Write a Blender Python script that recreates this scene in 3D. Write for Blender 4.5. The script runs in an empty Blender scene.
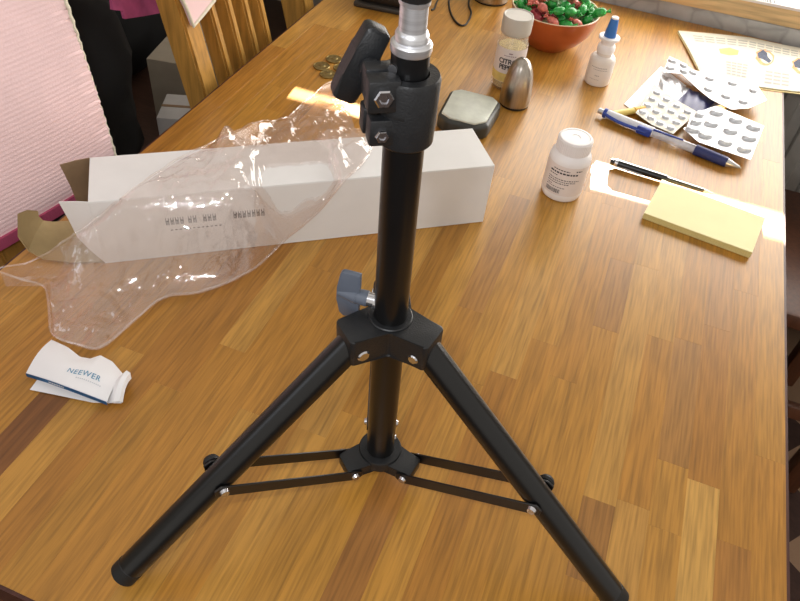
import bpy, bmesh, math, random
from mathutils import Vector, Matrix, noise
random.seed(7)
SC = bpy.context.scene
COL = SC.collection
PI = math.pi
# ------------------------------------------------------------------ camera, world, lights
# world frame: table top is z = 0, floor z = -0.75; X runs across the table, Y along it (towards the window)
cd = bpy.data.cameras.new('camera'); cam = bpy.data.objects.new('camera', cd); COL.objects.link(cam)
cd.sensor_fit = 'HORIZONTAL'; cd.sensor_width = 36.0; cd.lens = 720.0 / 800.0 * 36.0
cd.clip_start = 0.02; cd.clip_end = 50
rows_cam = ((0.930616, 0.356194, 0.084144), (-0.309254, 0.642315, 0.70128), (0.195745, -0.678644, 0.707902))
cam.matrix_world = Matrix.Translation((0, 0, 0.5)) @ Matrix(rows_cam).transposed().to_4x4()
SC.camera = cam

W = bpy.data.worlds.new('world'); SC.world = W; W.use_nodes = True
bgn = W.node_tree.nodes['Background']
bgn.inputs[0].default_value = (1.0, 0.93, 0.84, 1); bgn.inputs[1].default_value = 0.56

def lamp(kind, name, loc, target, energy, color, size=None, size_y=None, angle=None):
    d = bpy.data.lights.new(name, kind); d.energy = energy; d.color = color
    if size: d.shape = 'RECTANGLE'; d.size = size; d.size_y = size_y or size
    if angle is not None: d.angle = angle
    o = bpy.data.objects.new(name, d); COL.objects.link(o); o.location = loc
    o.rotation_euler = (Vector(target) - Vector(loc)).to_track_quat('-Z', 'Y').to_euler()
    return o
SUN_EL = math.radians(11.0)
sd = Vector((0.1, -1.0, 0)).normalized() * math.cos(SUN_EL) + Vector((0, 0, -math.sin(SUN_EL)))
lamp('SUN', 'sun', (0, 6, 3), Vector((0, 6, 3)) + sd, 110.0, (1.0, 0.93, 0.82), angle=0.003)
# daylight of the window at the head of the table, then an added cool fill behind the photographer's left
lamp('AREA', 'window_daylight', (0.30, 1.54, 0.35), (0.15, 0.6, 0.12), 14.5, (1.0, 0.96, 0.90), 1.4, 0.52)
lamp('AREA', 'cool_side_fill', (-1.15, -0.75, 0.85), (-0.2, 0.5, 0.0), 1.6, (0.80, 0.88, 1.0), 0.5, 0.7)
# the flash of the photographer's camera, just left of and above its lens
lamp('AREA', 'camera_flash', (-0.050, -0.004, 0.528), (-0.15, 0.6, 0.05), 0.8, (0.92, 0.95, 1.0), 0.028, 0.014)

SC.view_settings.view_transform = 'Standard'; SC.view_settings.look = 'None'
SC.view_settings.gamma = 1.0; SC.view_settings.use_curve_mapping = False
SC.view_settings.exposure = 0.35
SC.cycles.transparent_max_bounces = 24
SC.cycles.sample_clamp_indirect = 6.0

# ------------------------------------------------------------------ materials
def lin(c):
    return tuple((v / 255.0 / 12.92) if v / 255.0 <= 0.04045 else ((v / 255.0 + 0.055) / 1.055) ** 2.4 for v in c)
def nd(nt, t, **kw):
    n = nt.nodes.new(t)
    for k, v in kw.items(): setattr(n, k, v)
    return n
def mat(name, rgb, rough=0.5, metal=0.0, var=0.06, scale=40.0, bump=0.0, bscale=None, spec=0.5, stretch=(1, 1, 1), coat=0.0, trans=0.0, alpha=1.0, sss=0.0):
    m = bpy.data.materials.new(name); m.use_nodes = True; nt = m.node_tree; b = nt.nodes['Principled BSDF']
    c = lin(rgb)
    tc = nd(nt, 'ShaderNodeTexCoord'); mp = nd(nt, 'ShaderNodeMapping'); mp.inputs['Scale'].default_value = stretch
    nt.links.new(tc.outputs['Object'], mp.inputs[0])
    nz = nd(nt, 'ShaderNodeTexNoise'); nz.inputs['Scale'].default_value = scale; nz.inputs['Detail'].default_value = 4
    nt.links.new(mp.outputs[0], nz.inputs['Vector'])
    rp = nd(nt, 'ShaderNodeValToRGB')
    rp.color_ramp.elements[0].position = 0.3; rp.color_ramp.elements[1].position = 0.7
    rp.color_ramp.elements[0].color = (*[min(1, v * (1 - var)) for v in c], 1); rp.color_ramp.elements[1].color = (*[min(1, v * (1 + var)) for v in c], 1)
    nt.links.new(nz.outputs[0], rp.inputs[0]); nt.links.new(rp.outputs[0], b.inputs['Base Color'])
    b.inputs['Roughness'].default_value = rough; b.inputs['Metallic'].default_value = metal
    b.inputs['Specular IOR Level'].default_value = spec; b.inputs['Coat Weight'].default_value = coat
    b.inputs['Transmission Weight'].default_value = trans; b.inputs['Alpha'].default_value = alpha
    if sss: b.inputs['Subsurface Weight'].default_value = sss; b.inputs['Subsurface Radius'].default_value = (0.01, 0.01, 0.01)
    if bump:
        n2 = nz
        if bscale:
            n2 = nd(nt, 'ShaderNodeTexNoise'); n2.inputs['Scale'].default_value = bscale; nt.links.new(mp.outputs[0], n2.inputs['Vector'])
        bp = nd(nt, 'ShaderNodeBump'); bp.inputs['Strength'].default_value = bump; bp.inputs['Distance'].default_value = 0.002
        nt.links.new(n2.outputs[0], bp.inputs['Height']); nt.links.new(bp.outputs[0], b.inputs['Normal'])
    return m
def wood(name, rgb=None, rough=0.33, stretch=(150, 7, 150), dark=0.80, light=1.12):
    """oak grain; rgb None takes the tint of each single plank from its object colour"""
    m = bpy.data.materials.new(name); m.use_nodes = True; nt = m.node_tree; b = nt.nodes['Principled BSDF']; L = nt.links.new
    tc = nd(nt, 'ShaderNodeTexCoord'); oi = nd(nt, 'ShaderNodeObjectInfo')
    sh = nd(nt, 'ShaderNodeVectorMath', operation='SCALE'); L(oi.outputs['Random'], sh.inputs['Scale']); sh.inputs[0].default_value = (3.1, 7.7, 1.3)
    ad = nd(nt, 'ShaderNodeVectorMath', operation='ADD'); L(tc.outputs['Object'], ad.inputs[0]); L(sh.outputs[0], ad.inputs[1])
    mp = nd(nt, 'ShaderNodeMapping'); mp.inputs['Scale'].default_value = stretch; L(ad.outputs[0], mp.inputs[0])
    wob = nd(nt, 'ShaderNodeTexNoise'); wob.inputs['Scale'].default_value = 9; L(ad.outputs[0], wob.inputs['Vector'])
    wa = nd(nt, 'ShaderNodeVectorMath', operation='SCALE'); L(wob.outputs['Color'], wa.inputs[0]); wa.inputs['Scale'].default_value = 1.6
    a2 = nd(nt, 'ShaderNodeVectorMath', operation='ADD'); L(mp.outputs[0], a2.inputs[0]); L(wa.outputs[0], a2.inputs[1])
    n1 = nd(nt, 'ShaderNodeTexNoise'); n1.inputs['Scale'].default_value = 1.0; n1.inputs['Detail'].default_value = 6; n1.inputs['Roughness'].default_value = 0.62; L(a2.outputs[0], n1.inputs['Vector'])
    m2 = nd(nt, 'ShaderNodeMapping'); m2.inputs['Scale'].default_value = (stretch[0] * 3, stretch[1] * 3, stretch[2] * 3); L(ad.outputs[0], m2.inputs[0])
    n2 = nd(nt, 'ShaderNodeTexNoise'); n2.inputs['Scale'].default_value = 1.0; n2.inputs['Detail'].default_value = 2; L(m2.outputs[0], n2.inputs['Vector'])
    r1 = nd(nt, 'ShaderNodeMapRange'); r1.inputs['From Min'].default_value = 0.25; r1.inputs['From Max'].default_value = 0.75
    r1.inputs['To Min'].default_value = dark; r1.inputs['To Max'].default_value = light; L(n1.outputs[0], r1.inputs[0])
    r2 = nd(nt, 'ShaderNodeMapRange'); r2.inputs['From Min'].default_value = 0.25; r2.inputs['From Max'].default_value = 0.6
    r2.inputs['To Min'].default_value = 0.66; r2.inputs['To Max'].default_value = 1.05; L(n2.outputs[0], r2.inputs[0])
    mu = nd(nt, 'ShaderNodeMath', operation='MULTIPLY'); L(r1.outputs[0], mu.inputs[0]); L(r2.outputs[0], mu.inputs[1])
    vm = nd(nt, 'ShaderNodeVectorMath', operation='SCALE')
    if rgb is None: L(oi.outputs['Color'], vm.inputs[0])
    else: vm.inputs[0].default_value = lin(rgb)
    L(mu.outputs[0], vm.inputs['Scale']); L(vm.outputs[0], b.inputs['Base Color'])
    b.inputs['Roughness'].default_value = rough; b.inputs['Specular IOR Level'].default_value = 0.5
    bp = nd(nt, 'ShaderNodeBump'); bp.inputs['Strength'].default_value = 0.12; bp.inputs['Distance'].default_value = 0.001
    L(n2.outputs[0], bp.inputs['Height']); L(bp.outputs[0], b.inputs['Normal'])
    return m
def film(name, rgb, body=0.12, rough=0.1, ior=1.4, bump=0.25):
    """clear plastic film: see-through, a faint milky body and a glossy skin"""
    m = bpy.data.materials.new(name); m.use_nodes = True; nt = m.node_tree; L = nt.links.new
    nt.nodes.remove(nt.nodes['Principled BSDF']); out = nt.nodes['Material Output']
    tr = nd(nt, 'ShaderNodeBsdfTransparent'); tr.inputs[0].default_value = (1.0, 0.985, 0.98, 1)
    df = nd(nt, 'ShaderNodeBsdfDiffuse'); df.inputs[0].default_value = (*lin(rgb), 1)
    tl = nd(nt, 'ShaderNodeBsdfTranslucent'); tl.inputs[0].default_value = (*lin(rgb), 1)
    mb = nd(nt, 'ShaderNodeMixShader'); mb.inputs[0].default_value = 0.45; L(df.outputs[0], mb.inputs[1]); L(tl.outputs[0], mb.inputs[2])
    nz = nd(nt, 'ShaderNodeTexNoise'); nz.inputs['Scale'].default_value = 70; nz.inputs['Detail'].default_value = 3
    tc = nd(nt, 'ShaderNodeTexCoord'); L(tc.outputs['Object'], nz.inputs['Vector'])
    mr = nd(nt, 'ShaderNodeMapRange'); mr.inputs['To Min'].default_value = body * 0.5; mr.inputs['To Max'].default_value = body * 1.5; L(nz.outputs[0], mr.inputs[0])
    m1 = nd(nt, 'ShaderNodeMixShader'); L(mr.outputs[0], m1.inputs[0]); L(tr.outputs[0], m1.inputs[1]); L(mb.outputs[0], m1.inputs[2])
    gl = nd(nt, 'ShaderNodeBsdfAnisotropic'); gl.inputs['Roughness'].default_value = rough; gl.inputs['Color'].default_value = (1, 1, 1, 1)
    bp = nd(nt, 'ShaderNodeBump'); bp.inputs['Strength'].default_value = bump; bp.inputs['Distance'].default_value = 0.002; L(nz.outputs[0], bp.inputs['Height']); L(bp.outputs[0], gl.inputs['Normal'])
    lw = nd(nt, 'ShaderNodeLayerWeight'); L(bp.outputs[0], lw.inputs['Normal'])
    pw = nd(nt, 'ShaderNodeMath', operation='POWER'); L(lw.outputs['Facing'], pw.inputs[0]); pw.inputs[1].default_value = 4.0
    fr = nd(nt, 'ShaderNodeMapRange'); L(pw.outputs[0], fr.inputs[0]); fr.inputs['To Min'].default_value = ((ior - 1) / (ior + 1)) ** 2 * 3.2; fr.inputs['To Max'].default_value = 0.55
    m2 = nd(nt, 'ShaderNodeMixShader'); L(fr.outputs[0], m2.inputs[0]); L(m1.outputs[0], m2.inputs[1]); L(gl.outputs[0], m2.inputs[2]); L(m2.outputs[0], out.inputs[0])
    return m
def veined(name):
    """grey stone with darker and lighter veins"""
    m = mat(name, (172, 170, 168), 0.35, var=0.14, scale=25); nt = m.node_tree; b = nt.nodes['Principled BSDF']; L = nt.links.new
    tc = nd(nt, 'ShaderNodeTexCoord'); v = nd(nt, 'ShaderNodeTexVoronoi', feature='DISTANCE_TO_EDGE'); v.inputs['Scale'].default_value = 22
    w = nd(nt, 'ShaderNodeTexNoise'); w.inputs['Scale'].default_value = 14; L(tc.outputs['Object'], w.inputs['Vector'])
    mxv = nd(nt, 'ShaderNodeMix', data_type='VECTOR'); mxv.inputs[0].default_value = 0.08; L(tc.outputs['Object'], mxv.inputs[4]); L(w.outputs['Color'], mxv.inputs[5]); L(mxv.outputs[1], v.inputs['Vector'])
    r = nd(nt, 'ShaderNodeMapRange'); r.inputs['From Max'].default_value = 0.10; r.inputs['To Min'].default_value = 0.76; L(v.outputs['Distance'], r.inputs[0])
    src = b.inputs['Base Color'].links[0].from_socket
    s = nd(nt, 'ShaderNodeVectorMath', operation='SCALE'); L(src, s.inputs[0]); L(r.outputs[0], s.inputs['Scale']); L(s.outputs[0], b.inputs['Base Color'])
    return m
def checker(name, a, b_, scale):
    m = mat(name, a, 0.85, var=0.2, scale=60, bump=0.3); nt = m.node_tree; b = nt.nodes['Principled BSDF']; L = nt.links.new
    src = b.inputs['Base Color'].links[0].from_socket
    tc = nd(nt, 'ShaderNodeTexCoord'); mp = nd(nt, 'ShaderNodeMapping'); mp.inputs['Rotation'].default_value = (0, 0, 0.7); L(tc.outputs['Object'], mp.inputs[0])
    ck = nd(nt, 'ShaderNodeTexChecker'); ck.inputs['Scale'].default_value = scale; L(mp.outputs[0], ck.inputs['Vector']); L(src, ck.inputs['Color1']); ck.inputs['Color2'].default_value = (*lin(b_), 1)
    L(ck.outputs[0], b.inputs['Base Color']); return m

M = {
 'plank': wood('oak_plank'),
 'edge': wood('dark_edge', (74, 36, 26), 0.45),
 'apron': wood('oak_apron', (120, 66, 40), 0.45),
 'chair': wood('pine_chair', (196, 146, 70), 0.4, (60, 60, 5), 0.85, 1.08),
 'shadedchair': wood('shade_darkened_wood', (96, 56, 34), 0.45, (60, 60, 5)),
 'tray': wood('pale_pine', (214, 180, 130), 0.5, (4, 60, 60), 0.88, 1.06),
 'sill': veined('grey_sill_stone'),
 'wall': mat('painted_plaster', (196, 186, 172), 0.9, bump=0.1, bscale=90),
 'floor': wood('dark_floor', (70, 46, 34), 0.5, (10, 60, 10)),
 'rug': checker('patterned_rug', (62, 40, 32), (150, 120, 95), 7.0),
 'blackplastic': mat('black_plastic', (25, 26, 28), 0.42, var=0.15, scale=200, bump=0.12, bscale=900),
 'blackpaint': mat('black_anodised', (13, 13, 14), 0.28, var=0.1, scale=80),
 'blackstrap': mat('black_steel', (22, 20, 20), 0.35, var=0.1),
 'chrome': mat('bright_steel', (205, 205, 210), 0.2, 1.0, var=0.08, scale=120),
 'alu': mat('turned_aluminium', (225, 226, 230), 0.36, 0.9, var=0.12, scale=30, stretch=(1, 1, 40)),
 'steel': mat('brushed_steel', (176, 168, 158), 0.3, 1.0, var=0.18, scale=40, stretch=(8, 8, 0.6)),
 'rubber': mat('black_rubber', (14, 14, 15), 0.6),
 'whitecard': mat('white_card', (232, 231, 230), 0.55, var=0.02),
 'browncard': mat('kraft_card', (138, 112, 84), 0.85, var=0.08, scale=90, bump=0.15),
 'tancard': mat('tan_card', (168, 146, 104), 0.8, var=0.06, scale=90, bump=0.1),
 'ink': mat('black_ink', (66, 62, 66), 0.6),
 'film': film('clear_film', (250, 236, 230), 0.085, 0.075, 1.45, 0.55),
 'paper': mat('white_paper', (238, 238, 240), 0.6, var=0.015),
 'blueink': mat('blue_ink', (58, 120, 176), 0.5),
 'tealink': mat('teal_ink', (70, 140, 176), 0.5),
 'greyink': mat('pale_grey_ink', (196, 200, 206), 0.6),
 'brass': mat('dull_brass', (158, 140, 92), 0.38, 1.0, var=0.25, scale=260, bump=0.3),
 'leather': mat('black_leather', (30, 27, 27), 0.5, var=0.2, scale=200, bump=0.3, bscale=500),
 'cable': mat('black_cable', (16, 15, 15), 0.45),
 'glass': film('clear_glass', (226, 220, 205), 0.22, 0.05),
 'spice': mat('citrus_pepper', (206, 190, 140), 0.8, var=0.5, scale=500, bump=0.5),
 'capgrey': mat('grey_cap', (186, 180, 170), 0.45),
 'label': mat('white_label', (226, 216, 212), 0.55, var=0.02),
 'yellowfoot': mat('lemon_print', (222, 200, 122), 0.6, var=0.1, scale=120),
 'case': mat('dark_green_grey_plastic', (52, 54, 50), 0.38, var=0.1),
 'caselid': mat('frosted_lid', (206, 210, 198), 0.4, var=0.12, scale=60, bump=0.2, bscale=60),
 'bowl': mat('orange_glaze', (168, 80, 38), 0.32, var=0.1, scale=30, coat=0.3),
 'bowlin': mat('cream_glaze', (226, 208, 172), 0.35, coat=0.3),
 'green': mat('green_foil', (42, 150, 62), 0.25, var=0.4, scale=220, bump=0.4),
 'palegreen': mat('pale_green_foil', (120, 160, 110), 0.3, var=0.35, scale=220, bump=0.4),
 'pink': mat('pink_foil', (204, 110, 96), 0.3, var=0.3, scale=220, bump=0.4),
 'red': mat('red_foil', (150, 44, 54), 0.28, var=0.3, scale=220, bump=0.4),
 'whiteplastic': mat('white_plastic', (236, 232, 232), 0.38, var=0.015, sss=0.1),
 'milky': mat('milky_plastic', (226, 216, 208), 0.3, var=0.03, sss=0.2),
 'bluecap': mat('blue_cap', (42, 104, 178), 0.35),
 'foil': mat('blister_foil', (226, 226, 228), 0.36, 0.35, var=0.05, scale=120, bump=0.15, bscale=500),
 'pocket': mat('blister_pocket', (206, 208, 212), 0.26, 0.2, var=0.1, scale=300),
 'oldfoil': mat('grey_blister_foil', (176, 172, 158), 0.5, 0.2, var=0.1, scale=120, bump=0.2, bscale=300),
 'silverwrap': mat('silver_wrap', (176, 178, 184), 0.22, 0.5, var=0.2, scale=60, bump=0.5, bscale=90),
 'navy': mat('navy_wrap', (26, 32, 90), 0.42, var=0.2, scale=50, bump=0.15, bscale=120),
 'yellow': mat('yellow_plastic', (222, 168, 40), 0.4),
 'penwhite': mat('pen_white', (214, 216, 222), 0.3),
 'penblue': mat('pen_blue', (34, 62, 150), 0.32),
 'pengrip': mat('pen_grip', (26, 36, 92), 0.6),
 'clear': film('clear_barrel', (216, 218, 226), 0.45, 0.08),
 'silver': mat('silver_plastic', (190, 190, 192), 0.3, 0.8),
 'pad': mat('yellow_pad', (238, 230, 180), 0.75, var=0.03, scale=30),
 'padside': mat('yellow_pad_side', (222, 206, 140), 0.8, var=0.08, scale=60, stretch=(1, 1, 60)),
 'news': mat('cream_newsprint', (214, 208, 190), 0.7, var=0.02),
 'newsgrey': mat('newsprint_text', (172, 168, 158), 0.8, var=0.12, scale=700),
 'orangeink': mat('orange_print', (214, 160, 108), 0.7, var=0.2, scale=200),
 'darkblueink': mat('dark_blue_print', (70, 78, 98), 0.7, var=0.3, scale=200),
 'yellowink': mat('yellow_print', (208, 196, 112), 0.7, var=0.1),
 'cloth': mat('pink_woven_cloth', (236, 206, 208), 0.9, var=0.06, scale=14, bump=0.2, bscale=600),
 'edging': mat('white_crochet', (226, 220, 200), 0.9, bump=0.3, bscale=700),
 'hem': mat('raspberry_hem', (176, 74, 108), 0.9, var=0.1, bump=0.2, bscale=500),
 'magenta': mat('magenta_cloth', (168, 74, 118), 0.9, var=0.18, scale=60, bump=0.2),
 'blackcloth': mat('black_cloth', (9, 9, 10), 0.9, var=0.3, scale=30, bump=0.2),
 'greycard': mat('grey_card', (150, 140, 124), 0.8),
 'greywhite': mat('grey_white_card', (188, 186, 184), 0.7),
 'radiator': mat('white_enamel', (170, 168, 162), 0.4),
 'sun_mask_blind': mat('sun_mask_linen', (206, 198, 182), 0.9, bump=0.2, bscale=300),
}
# ------------------------------------------------------------------ mesh helpers
def frame(o, x, z=(0, 0, 1)):
    """matrix with origin o, X axis along x and Z as near z as can be"""
    x = Vector(x).normalized(); z = Vector(z); y = z.cross(x).normalized(); z = x.cross(y)
    return Matrix(((x[0], y[0], z[0], o[0]), (x[1], y[1], z[1], o[1]), (x[2], y[2], z[2], o[2]), (0, 0, 0, 1)))
def axis(o, d):
    """matrix with origin o and Z axis along d"""
    d = Vector(d).normalized(); q = d.to_track_quat('Z', 'Y'); return Matrix.Translation(o) @ q.to_matrix().to_4x4()
T = Matrix.Translation
def box(bm, m, sx, sy, sz, bev=0.0, seg=2):
    """box centred in x, y, standing on z = 0"""
    r = bmesh.ops.create_cube(bm, size=1.0, matrix=m @ T((0, 0, sz / 2)) @ Matrix.Diagonal((sx, sy, sz, 1)))
    if bev:
        es = list({e for v in r['verts'] for e in v.link_edges})
        bmesh.ops.bevel(bm, geom=es, offset=bev, segments=seg, affect='EDGES', profile=0.5)
def lathe(bm, m, prof, n=32, a0=0.0, a1=2 * PI):
    rings = []; full = abs(a1 - a0 - 2 * PI) < 1e-6
    for r, z in prof:
        if r < 1e-7: rings.append([bm.verts.new(m @ Vector((0, 0, z)))]); continue
        k = n if full else n + 1
        rings.append([bm.verts.new(m @ Vector((r * math.cos(a0 + (a1 - a0) * i / n), r * math.sin(a0 + (a1 - a0) * i / n), z))) for i in range(k)])
    for A, B in zip(rings, rings[1:]):
        if len(A) == 1 and len(B) == 1: continue
        cnt = n
        for i in range(cnt):
            j = (i + 1) % n if full else i + 1
            if len(A) == 1: bm.faces.new((A[0], B[j], B[i]))
            elif len(B) == 1: bm.faces.new((A[i], A[j], B[0]))
            else: bm.faces.new((A[i], A[j], B[j], B[i]))
def cyl(bm, p0, p1, r0, r1=None, n=24, bev=0.0):
    r1 = r0 if r1 is None else r1; p0 = Vector(p0); p1 = Vector(p1); L = (p1 - p0).length
    pr = [(0, 0), (r0, 0), (r1, L), (0, L)] if not bev else [(0, 0), (r0 - bev, 0), (r0, bev), (r1, L - bev), (r1 - bev, L), (0, L)]
    lathe(bm, axis(p0, p1 - p0), pr, n)
def prism(bm, m, poly, z0, z1, bev=0.0, seg=2):
    b2 = bmesh.new()
    lo = [b2.verts.new((x, y, z0)) for x, y in poly]; hi = [b2.verts.new((x, y, z1)) for x, y in poly]; n = len(poly)
    b2.faces.new(lo[::-1]); b2.faces.new(hi)
    for i in range(n): b2.faces.new((lo[i], lo[(i + 1) % n], hi[(i + 1) % n], hi[i]))
    if bev: bmesh.ops.bevel(b2, geom=list(b2.edges), offset=bev, segments=seg, affect='EDGES', profile=0.5)
    bmesh.ops.transform(b2, matrix=m, verts=b2.verts); join(bm, b2)
def join(bm, b2):
    me = bpy.data.meshes.new('tmp'); b2.to_mesh(me); b2.free(); bm.from_mesh(me); bpy.data.meshes.remove(me)
def tube(bm, pts, r, n=8):
    pts = [Vector(p) for p in pts]; rings = []
    for i, p in enumerate(pts):
        d = (pts[min(i + 1, len(pts) - 1)] - pts[max(i - 1, 0)]).normalized()
        q = d.to_track_quat('Z', 'Y').to_matrix(); rr = r[i] if isinstance(r, (list, tuple)) else r
        rings.append([bm.verts.new(p + q @ Vector((rr * math.cos(2 * PI * k / n), rr * math.sin(2 * PI * k / n), 0))) for k in range(n)])
    for A, B in zip(rings, rings[1:]):
        s = min(range(n), key=lambda s: sum((A[k].co - B[(k + s) % n].co).length for k in range(n)))
        for k in range(n): bm.faces.new((A[k], A[(k + 1) % n], B[(k + 1 + s) % n], B[(k + s) % n]))
    bm.faces.new(rings[0][::-1]); bm.faces.new(rings[-1])
def spline(pts, k=6):
    P = [Vector(p) for p in pts]; out = []
    for i in range(len(P) - 1):
        a, b, c, d = P[max(i - 1, 0)], P[i], P[i + 1], P[min(i + 2, len(P) - 1)]
        for j in range(k):
            t = j / k; out.append(0.5 * ((2 * b) + (c - a) * t + (2 * a - 5 * b + 4 * c - d) * t * t + (3 * b - a - 3 * c + d) * t ** 3))
    out.append(P[-1]); return out
def sheet(bm, grid, th):
    """solid sheet from rows of points; thickness th downwards"""
    top = [[bm.verts.new(Vector(p)) for p in row] for row in grid]; bot = [[bm.verts.new(Vector(p) - Vector((0, 0, th))) for p in row] for row in grid]
    R, C = len(grid), len(grid[0])
    for i in range(R - 1):
        for j in range(C - 1):
            bm.faces.new((top[i][j], top[i][j + 1], top[i + 1][j + 1], top[i + 1][j])); bm.faces.new((bot[i][j], bot[i + 1][j], bot[i + 1][j + 1], bot[i][j + 1]))
    rim = [(i, 0) for i in range(R)] + [(R - 1, j) for j in range(1, C)] + [(i, C - 1) for i in range(R - 2, -1, -1)] + [(0, j) for j in range(C - 2, 0, -1)]
    for a, b in zip(rim, rim[1:] + rim[:1]): bm.faces.new((top[a[0]][a[1]], top[b[0]][b[1]], bot[b[0]][b[1]], bot[a[0]][a[1]]))
def finish(bm, name, mats, sharp=35):
    bmesh.ops.recalc_face_normals(bm, faces=bm.faces)
    me = bpy.data.meshes.new(name); bm.to_mesh(me); bm.free()
    for m in (mats if isinstance(mats, (list, tuple)) else [mats]): me.materials.append(m)
    for p in me.polygons: p.use_smooth = True
    me.set_sharp_from_angle(angle=math.radians(sharp)); return me
def tag(o, label=None, cat=None, group=None, kind=None):
    if label: o['label'] = label
    if cat: o['category'] = cat
    if group: o['group'] = group
    if kind: o['kind'] = kind
    return o
def thing(name, label, cat, loc=(0, 0, 0), rotz=0.0, group=None):
    o = bpy.data.objects.new(name, None); o.empty_display_size = 0.05; COL.objects.link(o)
    o.location = loc; o.rotation_euler = (0, 0, rotz)
    return tag(o, label, cat, group)
def base(o):
    while o.parent: o = o.parent
    return o.matrix_basis
def part(name, bm, m, parent, label=None, local=False, sharp=35):
    """mesh given in world coordinates (or the thing's own when local), linked as a child"""
    me = finish(bm, name, m, sharp)
    if not local: me.transform(base(parent).inverted())
    o = bpy.data.objects.new(name, me); COL.objects.link(o); o.parent = parent
    return tag(o, label)
def solo(name, bm, m, loc, label, cat, group=None, sharp=35):
    me = finish(bm, name, m, sharp); me.transform(T(-Vector(loc)))
    o = bpy.data.objects.new(name, me); COL.objects.link(o); o.location = loc
    return tag(o, label, cat, group)
def struct(name, bm, m, parent=None):
    o = bpy.data.objects.new(name, finish(bm, name, m)); COL.objects.link(o)
    if parent: o.parent = parent
    else: o['kind'] = 'structure'
    return o
def copy_tree(o, parent=None):
    c = o.copy(); COL.objects.link(c); c.parent = parent
    for ch in list(o.children): copy_tree(ch, c)
    return c
def text_bm(s, size, m, bend=None, spacing=1.0, bold=0.0):
    """flat lettering as a mesh; bend maps a local point to another"""
    cu = bpy.data.curves.new('txt', 'FONT'); cu.body = s; cu.size = size; cu.space_character = spacing; cu.extrude = 0.00004; cu.offset = bold; cu.resolution_u = 3
    o = bpy.data.objects.new('txt', cu); COL.objects.link(o)
    bpy.context.view_layer.update()
    me = bpy.data.meshes.new_from_object(o.evaluated_get(bpy.context.evaluated_depsgraph_get()))
    bpy.data.objects.remove(o); bpy.data.curves.remove(cu)
    bm = bmesh.new(); bm.from_mesh(me); bpy.data.meshes.remove(me)
    for v in bm.verts: v.co = m @ (bend(v.co) if bend else v.co)
    return bm
# ------------------------------------------------------------------ the setting
FZ = -0.75
bm = bmesh.new(); box(bm, T((0, 0.3, FZ - 0.05)), 6, 6, 0.05); struct('floor', bm, M['floor'])
WY = 1.62
def wall_box(bm, x0, x1, z0, z1, y0=WY, y1=WY + 0.12): box(bm, T(((x0 + x1) / 2, (y0 + y1) / 2, z0)), x1 - x0, y1 - y0, z1 - z0)
bm = bmesh.new()
wall_box(bm, -3, -0.507, FZ, 1.75); wall_box(bm, 0.75, 3, FZ, 1.75); wall_box(bm, -0.507, 0.75, FZ, 0.157)
wall_box(bm, -0.507, 0.75, 1.3, 1.75); wall_box(bm, -0.334, -0.106, 0.157, 1.3)
struct('wall_far', bm, M['wall'])  # openings and middle pier shaped to cut the sun into strips
bm = bmesh.new(); 
wall_box(bm, -0.507, -0.334, 0.157, 0.1610, WY, WY + 0.02); w = struct('slit_window_1', bm, M['tray'])  # unseen bars and blinds, set to leave thin slits for the sun
bm = bmesh.new(); wall_box(bm, -0.507, -0.334, 0.1672, 1.3, WY, WY + 0.006); struct('sun_mask_blind', bm, M['sun_mask_blind'], w)
bm = bmesh.new(); wall_box(bm, -0.106, 0.75, 0.155, 0.157, WY, WY + 0.1); w = struct('slit_window_2', bm, M['tray'])
bm = bmesh.new(); wall_box(bm, -0.106, 0.75, 0.169, 1.3, WY, WY + 0.006); struct('sun_mask_blind', bm, M['sun_mask_blind'], w)
bm = bmesh.new(); box(bm, T((-2.0, 0.3, FZ)), 0.1, 6, 2.5); struct('wall_left', bm, M['wall'])
# the grey stone window sill at the head of the table
bm = bmesh.new(); box(bm, T((0.2, (1.329 + WY) / 2, -0.012)), 2.4, WY - 1.329, 0.038, 0.002); struct('trim_1', bm, M['sill'])
bm = bmesh.new(); box(bm, T((0.3, 1.5, FZ + 0.1)), 1.4, 0.10, 0.55, 0.008)
for i in range(26): box(bm, T((-0.38 + i * 0.053, 1.447, FZ + 0.13)), 0.03, 0.008, 0.49, 0.003, 1)
solo('radiator', bm, M['radiator'], (0.2, 1.5, FZ + 0.1), 'white panel radiator under the grey stone window sill', 'radiator')

# ------------------------------------------------------------------ dining table of oak staves
TX0, TX1, TY0, TY1, TH = -0.5, 0.2268, 0.1105, 1.327, 0.027
tbl = thing('dining_table', 'oak dining table with a top of glued staves, carrying the black tripod', 'table', (-0.14, 0.7, FZ))
NL = 28; LW = (TX1 - TX0) / NL
TONES = [(180, 129, 52), (175, 124, 48), (185, 135, 58), (172, 120, 46), (188, 139, 64), (176, 123, 48), (167, 114, 44)]
def lane_of(x): return int((x - TX0) / LW)
special = {}
def stave(x, y0, y1, rgb, w=1): special.setdefault(lane_of(x), []).append((y0, y1, rgb))
stave(-0.068, TY0, 0.30, (154, 104, 48)); stave(0.078, 0.27, 0.34, (156, 108, 50)); stave(0.170, 0.581, 0.70, (166, 116, 52)); stave(0.070, 0.53, 0.64, (165, 116, 54))
stave(0.157, 0.13, 0.391, (194, 148, 74)); stave(-0.352, 0.13, 0.262, (126, 80, 36)); stave(-0.079, 0.498, 0.70, (166, 116, 52)); stave(0.185, 0.2, 0.345, (164, 112, 48))
stave(0.112, TY0, 0.348, (190, 140, 66)); stave(0.13, 0.40, 0.55, (166, 117, 54)); stave(-0.2, 0.55, 0.8, (172, 117, 48)); stave(-0.3, 0.42, 0.6, (162, 108, 42)); stave(-0.395, 0.45, 0.8, (172, 120, 50))
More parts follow.
